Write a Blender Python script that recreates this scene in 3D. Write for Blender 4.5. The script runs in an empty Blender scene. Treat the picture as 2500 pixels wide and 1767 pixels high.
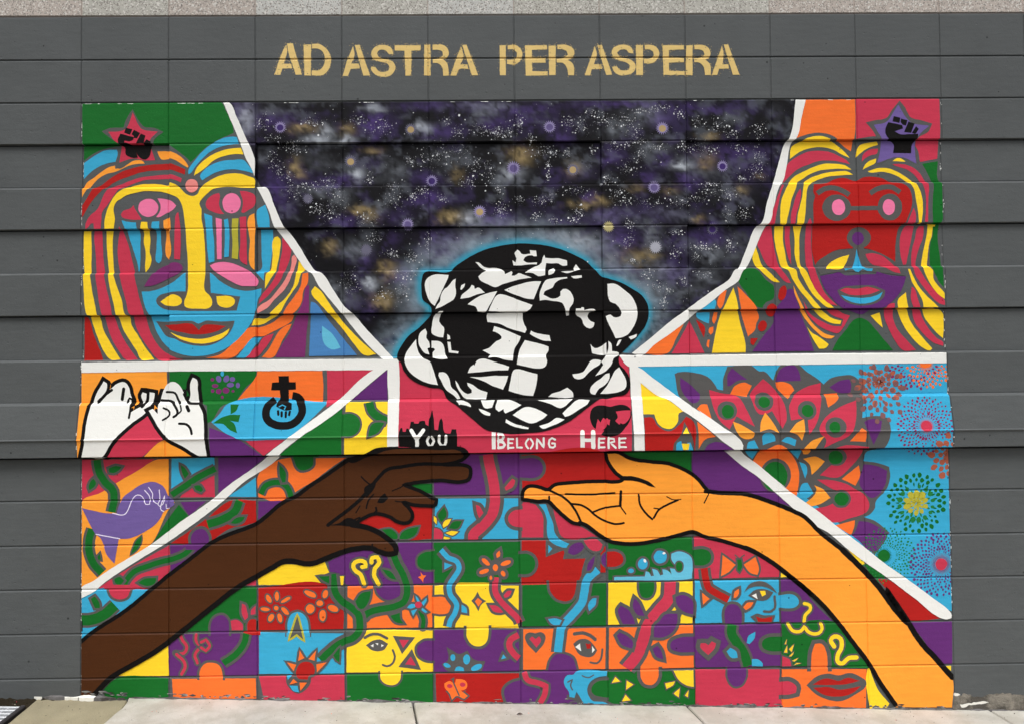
import bpy, math, random
import numpy as np
from mathutils import Matrix, Vector, noise as mnoise
from mathutils.geometry import tessellate_polygon
random.seed(7)
S = bpy.context.scene
COL = S.collection
# ------------------------------------------------------------------ camera, sky, sun, exposure
CX, CZ, CD, YAW, PIT, ROL, FPX = 1.95391, 1.47208, 3.64955, 0.01442, 0.02327, 0.01068, 1900.28
IW, IH = 2500.0, 1767.0
def rotm():
    c, s = math.cos(YAW), math.sin(YAW); A = np.array([[c, -s, 0], [s, c, 0], [0, 0, 1]])
    c, s = math.cos(PIT), math.sin(PIT); B = np.array([[1, 0, 0], [0, c, s], [0, -s, c]])
    c, s = math.cos(ROL), math.sin(ROL); C = np.array([[c, 0, -s], [0, 1, 0], [s, 0, c]])
    return C @ B @ A
RM = rotm()
cam_d = bpy.data.cameras.new('camera'); cam = bpy.data.objects.new('camera', cam_d); COL.objects.link(cam)
cam_d.lens = FPX / IW * 36.0; cam_d.sensor_width = 36.0; cam_d.sensor_fit = 'HORIZONTAL'; cam_d.clip_start = 0.05; cam_d.clip_end = 2000
m = Matrix.Identity(4)
for r in range(3):
    m[r][0] = RM[0][r]; m[r][1] = RM[2][r]; m[r][2] = -RM[1][r]
m[0][3], m[1][3], m[2][3] = CX, -CD, CZ
cam.matrix_world = m
S.camera = cam
world = bpy.data.worlds.new('World'); S.world = world; world.use_nodes = True
nt = world.node_tree; nt.nodes.clear()
wo = nt.nodes.new('ShaderNodeOutputWorld'); bg = nt.nodes.new('ShaderNodeBackground')
sky = nt.nodes.new('ShaderNodeTexSky'); sky.sky_type = 'NISHITA'; sky.sun_disc = False
SUN_EL, SUN_AZ = math.radians(64), math.radians(188)      # azimuth measured clockwise from +Y
sky.sun_elevation = SUN_EL; sky.sun_rotation = SUN_AZ; sky.air_density = 1.0; sky.dust_density = 6.0; sky.ozone_density = 1.0
hs = nt.nodes.new('ShaderNodeHueSaturation'); hs.inputs['Saturation'].default_value = 0.18
nt.links.new(sky.outputs[0], hs.inputs['Color']); nt.links.new(hs.outputs[0], bg.inputs[0]); bg.inputs[1].default_value = 0.085
nt.links.new(bg.outputs[0], wo.inputs[0])
sun_d = bpy.data.lights.new('sun', 'SUN'); sun = bpy.data.objects.new('sun', sun_d); COL.objects.link(sun)
sun_d.energy = 1.5; sun_d.angle = math.radians(28); sun_d.color = (1.0, 0.985, 0.96)
sd = Vector((math.sin(SUN_AZ) * math.cos(SUN_EL), math.cos(SUN_AZ) * math.cos(SUN_EL), math.sin(SUN_EL)))
sun.rotation_euler = sd.to_track_quat('Z', 'Y').to_euler(); sun.location = (2, -6, 8)
S.view_settings.view_transform = 'Standard'; S.view_settings.look = 'None'; S.view_settings.gamma = 1
S.view_settings.exposure = 0.52; S.view_settings.use_curve_mapping = False
# ------------------------------------------------------------------ measured wall grid
BW = 0.4064
JZ = [3.2033, 2.9959, 2.7936, 2.5972, 2.3931, 2.1958, 1.9915, 1.7924, 1.5865, 1.3879, 1.137, 0.9365, 0.7297, 0.5277, 0.3237, 0.12]
JP = [[(190,40),(1255,38),(2310,30)],[(190,145),(1255,142.7),(2310,137)],[(190,249),(625,251),(1672,244),(2300,237.5)],
[(190,350),(623,352),(1672,345),(2300,337.5)],[(190,458),(620,457.5),(1672,446),(2300,443)],[(190,560),(625,559),(1672,548),(2300,544.5)],
[(190,666),(620,665),(1255,657.5),(2310,649)],[(190,770.5),(1255,761),(2310,752)],[(190,878),(1255,867.5),(2310,859)],[(190,982),(1255,971),(2310,962)],
[(190,1115),(1255,1100),(2310,1093)],[(190,1222),(1255,1206),(2310,1195)],[(190,1330),(1255,1315),(2310,1304)],[(190,1439),(1255,1419),(2310,1410)],
[(190,1549),(1255,1526),(2310,1516)],[(190,1659),(1255,1634),(2310,1621)]]
GX = {195:[196,411.6,625,836,1045,1255.5,1464.5,1672,1882,2090,2301.5],930:[195,415,630,838.75,1050,1262,1472,1684,1890,2099,2310],1500:[192.7,412,631,846,1057.5,1271,1484,1696,1908,2120,2331]}
def px2wall(x, y):
    """a point of the photograph as metres along and up the wall, read off the block joints"""
    us = []
    for k in (195, 930, 1500):
        g = GX[k]
        if x < g[0]: us.append((x - g[0]) / 215.0)
        elif x > g[-1]: us.append(10 + (x - g[-1]) / 211.0)
        else: us.append(float(np.interp(x, g, range(11))))
    if y > 1500: u = us[2] + (us[2] - us[1]) * (y - 1500) / 570
    else: u = float(np.interp(y, (195, 930, 1500), us))
    jy = [float(np.interp(x, [q[0] for q in p], [q[1] for q in p])) for p in JP]
    if y > jy[-1]: v = JZ[-1] - (y - jy[-1]) * 0.00187
    elif y < jy[0]: v = JZ[0] + (jy[0] - y) * 0.00195
    else: v = float(np.interp(y, jy, JZ))
    return u * BW, v
def ray(px, py):
    d = RM[0] * (px - IW / 2) / FPX - RM[2] * (py - IH / 2) / FPX + RM[1]
    return np.array([CX, -CD, CZ]), d
def proj(x, y, z):
    q = np.stack([x - CX, y + CD, z - CZ], -1) @ RM.T
    return IW / 2 + FPX * q[..., 0] / q[..., 1], IH / 2 - FPX * q[..., 2] / q[..., 1]
# ------------------------------------------------------------------ materials
def lin(c):
    return tuple(((v / 255) / 12.92 if v / 255 <= 0.04045 else ((v / 255 + 0.055) / 1.055) ** 2.4) for v in c)
MATS = {}
def masonry(name, rgb, rough=0.55, bump=1.0, var=0.10, spec=0.14, grain=0.0, attr=None, pits=1.0, rgb2=None):
    if name in MATS: return MATS[name]
    mt = bpy.data.materials.new(name); mt.use_nodes = True; MATS[name] = mt
    t = mt.node_tree; N = t.nodes; L = t.links; b = N['Principled BSDF']
    geo = N.new('ShaderNodeNewGeometry')
    def noi(scale, det=3, rgh=0.6):
        n = N.new('ShaderNodeTexNoise'); n.inputs['Scale'].default_value = scale; n.inputs['Detail'].default_value = det
        n.inputs['Roughness'].default_value = rgh; L.new(geo.outputs['Position'], n.inputs['Vector']); return n
    big = noi(2.3, 4); mp = N.new('ShaderNodeMapping'); mp.inputs['Scale'].default_value = (9, 9, 70)
    L.new(geo.outputs['Position'], mp.inputs['Vector'])
    br = N.new('ShaderNodeTexNoise'); br.inputs['Scale'].default_value = 1.0; br.inputs['Detail'].default_value = 4; L.new(mp.outputs[0], br.inputs['Vector'])
    fine = noi(260, 2)
    def mad(inp, a, c):
        q = N.new('ShaderNodeMath'); q.operation = 'MULTIPLY_ADD'; L.new(inp, q.inputs[0]); q.inputs[1].default_value = a; q.inputs[2].default_value = c; return q.outputs[0]
    def mul(a, c):
        q = N.new('ShaderNodeMath'); q.operation = 'MULTIPLY'; L.new(a, q.inputs[0]); L.new(c, q.inputs[1]); return q.outputs[0]
    f = mul(mad(big.outputs[0], 2 * var, 1 - var), mad(br.outputs[0], 1.6 * var, 1 - 0.8 * var))
    f = mul(f, mad(fine.outputs[0], 0.5 * var + grain, 1 - 0.25 * var - grain / 2))
    vm = N.new('ShaderNodeVectorMath'); vm.operation = 'SCALE'
    if attr:
        at = N.new('ShaderNodeAttribute'); at.attribute_name = attr; L.new(at.outputs['Color'], vm.inputs[0])
    elif rgb2:
        mx = N.new('ShaderNodeMix'); mx.data_type = 'RGBA'; n4 = noi(7, 6, 0.7); rp = N.new('ShaderNodeValToRGB')
        rp.color_ramp.elements[0].position = 0.44; rp.color_ramp.elements[1].position = 0.58; L.new(n4.outputs[0], rp.inputs[0]); L.new(rp.outputs[0], mx.inputs[0])
        mx.inputs[6].default_value = (*lin(rgb), 1); mx.inputs[7].default_value = (*lin(rgb2), 1); L.new(mx.outputs[2], vm.inputs[0])
    else:
        vm.inputs[0].default_value = lin(rgb)
    if bump and pits:
        hv = N.new('ShaderNodeTexVoronoi'); hv.inputs['Scale'].default_value = 17; L.new(geo.outputs['Position'], hv.inputs['Vector'])
        hc = N.new('ShaderNodeSeparateColor'); L.new(hv.outputs['Color'], hc.inputs[0])
        rad = N.new('ShaderNodeMath'); rad.operation = 'MULTIPLY_ADD'; L.new(hc.outputs[0], rad.inputs[0]); rad.inputs[1].default_value = 0.20; rad.inputs[2].default_value = -0.125 + 0.012 * pits
        ls = N.new('ShaderNodeMath'); ls.operation = 'LESS_THAN'; L.new(hv.outputs['Distance'], ls.inputs[0]); L.new(rad.outputs[0], ls.inputs[1])
        f = mul(f, mad(ls.outputs[0], -0.6, 1.0))
    L.new(f, vm.inputs['Scale']); L.new(vm.outputs[0], b.inputs['Base Color'])
    b.inputs['Roughness'].default_value = rough; b.inputs['Specular IOR Level'].default_value = spec
    if bump:
        n1 = noi(190, 3, 0.7); n2 = noi(45, 2); vo = N.new('ShaderNodeTexVoronoi'); vo.inputs['Scale'].default_value = 21; L.new(geo.outputs['Position'], vo.inputs['Vector'])
        pr = N.new('ShaderNodeMapRange'); pr.inputs[1].default_value = 0.0; pr.inputs[2].default_value = 0.11; pr.inputs[3].default_value = -0.9 * pits; pr.inputs[4].default_value = 0.0; L.new(vo.outputs['Distance'], pr.inputs[0])
        vb = N.new('ShaderNodeTexVoronoi'); vb.inputs['Scale'].default_value = 9; L.new(geo.outputs['Position'], vb.inputs['Vector'])
        pb = N.new('ShaderNodeMapRange'); pb.inputs[1].default_value = 0.0; pb.inputs[2].default_value = 0.06; pb.inputs[3].default_value = 1.0 * pits; pb.inputs[4].default_value = 0.0; L.new(vb.outputs['Distance'], pb.inputs[0])
        a = N.new('ShaderNodeMath'); a.operation = 'ADD'; L.new(mad(n1.outputs[0], 0.9, 0), a.inputs[0]); L.new(mad(n2.outputs[0], 1.0, 0), a.inputs[1])
        a2 = N.new('ShaderNodeMath'); a2.operation = 'ADD'; L.new(a.outputs[0], a2.inputs[0]); L.new(pr.outputs[0], a2.inputs[1])
        a3 = N.new('ShaderNodeMath'); a3.operation = 'ADD'; L.new(a2.outputs[0], a3.inputs[0]); L.new(pb.outputs[0], a3.inputs[1])
        bn = N.new('ShaderNodeBump'); bn.inputs['Strength'].default_value = 0.75; bn.inputs['Distance'].default_value = 0.0014 * bump
        L.new(a3.outputs[0], bn.inputs['Height']); L.new(bn.outputs[0], b.inputs['Normal'])
    return mt
PAL = dict(Y=(252,212,46), L=(252,160,56), O=(247,116,48), C=(198,56,80), R=(176,30,27), B=(58,167,208), E=(20,104,38), V=(98,44,114),
  M=(124,46,106), P=(240,122,165), Q=(236,140,134), I=(112,92,156), W=(236,236,232), K=(12,9,9), N=(74,40,17), D=(182,174,58), S=(74,130,188),
  T=(100,186,214), X=(224,194,124), J=(232,224,244), G=(88,87,86), C2=(134,44,92), E2=(36,120,60), M2=(128,88,88), O2=(172,92,70))
PNAME = dict(Y='yellow', L='light_orange', O='orange', C='crimson', R='red', B='cyan', E='green', V='purple', M='magenta', P='pink', Q='salmon', I='violet',
  W='white', K='black', N='brown', D='olive_yellow', S='slate_blue', T='pale_cyan', X='gold', J='pale_lilac', G='grey', C2='dark_crimson', E2='mid_green', M2='dusty_mauve', O2='rust')
def paint(code): return masonry('paint_' + PNAME[code], PAL[code], rough=0.5 if code != 'K' else 0.6, var=0.05 if code == 'W' else 0.09 if code in 'KG' else 0.17)
WALLGREY = masonry('wall_grey_paint', (87, 90, 91), rough=0.6, var=0.17, bump=1.2, pits=1.4)
# ------------------------------------------------------------------ relief of the wall
R_ = 0.016
mm = 0.001
pts_rec, pts_fl = [], []
RIDGE = JZ[10] + (JZ[9] - JZ[10]) * 0.317
def groove(P, z, base, d=0.0055):
    P += [(z + 3.5*mm, base), (z + 2*mm, base - d), (z - 2*mm, base - d), (z - 9*mm, base)]
def profile(rec):
    P = [(JZ[0] + 3.0, 0)]
    for z in (JZ[0] + 0.4064, JZ[0] + 0.2032): groove(P, z, 0, 0.003)
    groove(P, JZ[0], 0, 0.006); groove(P, JZ[1], 0); groove(P, JZ[2], 0)
    for k in (3, 5, 7):
        if rec:
            P += [(JZ[k] + 2*mm, 0), (JZ[k] - 2*mm, -R_ - 14*mm), (JZ[k] - 5*mm, -R_ - 11*mm), (JZ[k] - 6.5*mm, -R_)]
            q = JZ[k + 1]; P += [(q + 5*mm, -R_), (q + 2*mm, -R_ - 1*mm), (q - 2*mm, -R_ + 6*mm), (q - 9*mm, 0)]
        else:
            groove(P, JZ[k], 0, 0.003); groove(P, JZ[k + 1], 0, 0.003)
    q = JZ[9]; P += [(q + 6*mm, 0), (q + 2*mm, -1*mm), (q - 2*mm, 6*mm), (q - 11*mm, 17*mm)]
    P += [(RIDGE + 8*mm, 42*mm), (RIDGE + 2*mm, 47*mm), (RIDGE - 6*mm, 40*mm), (JZ[10] + 5*mm, 36*mm), (JZ[10] + 2*mm, 35*mm), (JZ[10] - 2*mm, -24*mm), (JZ[10] - 7*mm, -18*mm), (JZ[10] - 9*mm, -5*mm)]
    for k in range(11, 16): groove(P, JZ[k], -5*mm)
    P.append((-0.5, -5*mm))
    return np.array(P[::-1])
PR, PF = profile(True), profile(False)
def prof(z, rec): 
    P = PR if rec else PF
    return np.interp(z, P[:, 0], P[:, 1])
FLUSH = {1, 6}
CMIN, CMAX = -2, 13
ulines = []
for j in range(CMIN, CMAX + 2): ulines += [j * BW - 4*mm, j * BW - 1.5*mm, j * BW + 1.5*mm, j * BW + 4*mm]
ulines = np.array(ulines[2:-2])
zset = sorted(set(np.round(np.concatenate([PR[:, 0], PF[:, 0]]), 5)))
ZTOP = JZ[0] + 0.4064
zlines = np.array([z for z in zset if -0.55 < z < ZTOP - 0.006])
JR = [ZTOP, JZ[0] + 0.2032] + JZ + [-0.502]       # joint heights from the top; row r lies between JR[r] and JR[r+1]
JT = {}
def rowof(z):
    for r in range(len(JR) - 1):
        if JR[r] >= z > JR[r + 1]: return r
    return len(JR) - 2
jit = {}
def jitter(c, r):
    if (c, r) not in jit:
        jit[(c, r)] = random.uniform(-0.8, 0.8) * mm
    return jit[(c, r)]
H = np.zeros((len(ulines), len(zlines)))
for i, u in enumerate(ulines):
    c = int(math.floor(u / BW)); fr = u / BW - c
    edge = min(fr, 1 - fr) * BW
    for j, z in enumerate(zlines):
        h = float(prof(z, c not in FLUSH))
        if edge < 2*mm: h -= 3.8*mm
        else:
            r = rowof(z)
            if min(abs(z - JR[r]), abs(z - JR[r + 1])) > 4.5*mm: h += jitter(c, r)
        H[i, j] = h
def hcell(i, j, u, z):
    a = (u - ulines[i]) / (ulines[i + 1] - ulines[i]); b = (z - zlines[j]) / (zlines[j + 1] - zlines[j])
    return (H[i, j] * (1 - a) + H[i + 1, j] * a) * (1 - b) + (H[i, j + 1] * (1 - a) + H[i + 1, j + 1] * a) * b
def mesh_obj(name, V, F, mats, midx=None, parent=None, origin=None, smooth=False):
    V = np.asarray(V, dtype=float)
    if origin is not None and len(V): V = V - np.array(origin)
    me = bpy.data.meshes.new(name); me.from_pydata(V.tolist(), [], F); 
    for q in (mats if isinstance(mats, list) else [mats]): me.materials.append(q)
    if midx is not None: me.polygons.foreach_set('material_index', midx)
    if smooth: me.polygons.foreach_set('use_smooth', [True] * len(F))
    me.update()
    o = bpy.data.objects.new(name, me); COL.objects.link(o)
    if origin is not None: o.location = origin
    if parent is not None: o.parent = parent
    return o
def empty(name, loc=(0, 0, 0), parent=None, **kw):
    o = bpy.data.objects.new(name, None); COL.objects.link(o); o.location = loc; o.empty_display_size = 0.1
    if parent is not None: o.parent = parent
    for k, v in kw.items(): o[k] = v
    return o
# ground line along the foot of the wall, read off the photograph
def foot(px, py):
    o, d = ray(px, py); t = -o[1] / d[1]; q = o + d * t; return q[0], q[2]
xa, za = foot(220, 1702); xb, zb = foot(2310, 1732)
GS = (zb - za) / (xb - xa)
CROSS = 0.02
def gz(x, y): return za + GS * (x - xa) + CROSS * y        # y negative towards the camera: falls away
def ground_pt(px, py, dz=0.0):
    o, d = ray(px, py)
    t = (za + dz + GS * (o[0] - xa) + CROSS * o[1] - o[2]) / (d[2] - GS * d[0] - CROSS * d[1])
    return o + d * t
# ------------------------------------------------------------------ the block wall
wall = empty('block_wall', (0, 0, 0), label='dark grey painted concrete block wall with stepped courses and bare blocks along the top', category='wall')
def raw_mat(k):
    cols = [(184,174,166), (182,180,172), (178,170,163), (192,192,188)]
    name = 'bare_block_%d' % k
    if name in MATS: return MATS[name]
    mt = masonry(name, cols[k], rough=0.9, var=0.10, bump=2.0, spec=0.2, pits=0.5)
    t = mt.node_tree; N = t.nodes; L = t.links; b = N['Principled BSDF']
    src = b.inputs['Base Color'].links[0].from_socket; geo = N.new('ShaderNodeNewGeometry')
    for sc, lo, hi, col in ((170, 0.0, 0.30, (0.66, 0.64, 0.60)), (230, 0.0, 0.25, (0.25, 0.23, 0.21))):
        vo = N.new('ShaderNodeTexVoronoi'); vo.inputs['Scale'].default_value = sc; L.new(geo.outputs['Position'], vo.inputs['Vector'])
        sp = N.new('ShaderNodeSeparateColor'); L.new(vo.outputs['Color'], sp.inputs[0])
        gt = N.new('ShaderNodeMath'); gt.operation = 'LESS_THAN'; gt.inputs[1].default_value = 0.16; L.new(sp.outputs[0 if sc == 170 else 1], gt.inputs[0])
        mx = N.new('ShaderNodeMix'); mx.data_type = 'RGBA'; L.new(gt.outputs[0], mx.inputs[0]); L.new(src, mx.inputs[6]); mx.inputs[7].default_value = (*col, 1); src = mx.outputs[2]
    L.new(src, b.inputs['Base Color']); return mt
rngs = random.Random(3)
BACK = 0.15
zi_all = list(range(len(zlines)))
def jrange(zlo, zhi): return [j for j, z in enumerate(zlines) if zlo - 1e-6 <= z <= zhi + 1e-6]
mort_cells = np.ones((len(ulines) - 1, len(zlines) - 1), bool)
for c in range(CMIN, CMAX + 1):
    ii = [i for i, u in enumerate(ulines) if c * BW + 1.4*mm < u < (c + 1) * BW - 1.4*mm]
    for r in range(len(JR) - 1):
        zt = JR[r] - 2*mm; zb_ = JR[r + 1] + 2*mm
        jj = jrange(zb_, zt)
        if len(jj) < 2: continue
        V = []; F = []; idx = {}
        for a in ii:
            for q in jj:
                idx[(a, q)] = len(V); V.append((ulines[a], -H[a, q], zlines[q]))
        for a in range(len(ii) - 1):
            for q in range(len(jj) - 1):
                mort_cells[ii[a], jj[q]] = False
                F.append((idx[(ii[a], jj[q])], idx[(ii[a + 1], jj[q])], idx[(ii[a + 1], jj[q + 1])], idx[(ii[a], jj[q + 1])]))
        per = [idx[(a, jj[0])] for a in ii] + [idx[(ii[-1], q)] for q in jj[1:]] + [idx[(a, jj[-1])] for a in ii[::-1][1:]] + [idx[(ii[0], q)] for q in jj[::-1][1:-1]]
        base = len(V)
        for p in per: V.append((V[p][0], BACK, V[p][2]))
        n = len(per)
        for k in range(n): F.append((per[(k + 1) % n], per[k], base + k, base + (k + 1) % n))
        F.append(tuple(base + k for k in range(n)))
        raw = r < 2
        org = ((c + 0.5) * BW, 0.0, (zt + zb_) / 2)
        mesh_obj('block', V, F, raw_mat({-1:0,0:1,1:0,2:3,3:1,4:3,5:1,6:1,7:1,8:0,9:0,10:0}.get(c, 0)) if raw else WALLGREY, parent=wall, origin=org)
V = []; F = []; vi = {}; MI = []
def vid(i, j):
    if (i, j) not in vi: vi[(i, j)] = len(V); V.append((ulines[i], -H[i, j], zlines[j]))
    return vi[(i, j)]
for i in range(len(ulines) - 1):
    for j in range(len(zlines) - 1):
        if mort_cells[i, j]:
            F.append((vid(i, j), vid(i + 1, j), vid(i + 1, j + 1), vid(i, j + 1)))
            MI.append(1 if zlines[j] > JZ[0] - 3*mm else 0)
MORT = masonry('pale_mortar', (176, 164, 156), rough=0.9, var=0.15, bump=1.0)
mesh_obj('mortar', V, F, [WALLGREY, MORT], MI, parent=wall)
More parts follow.
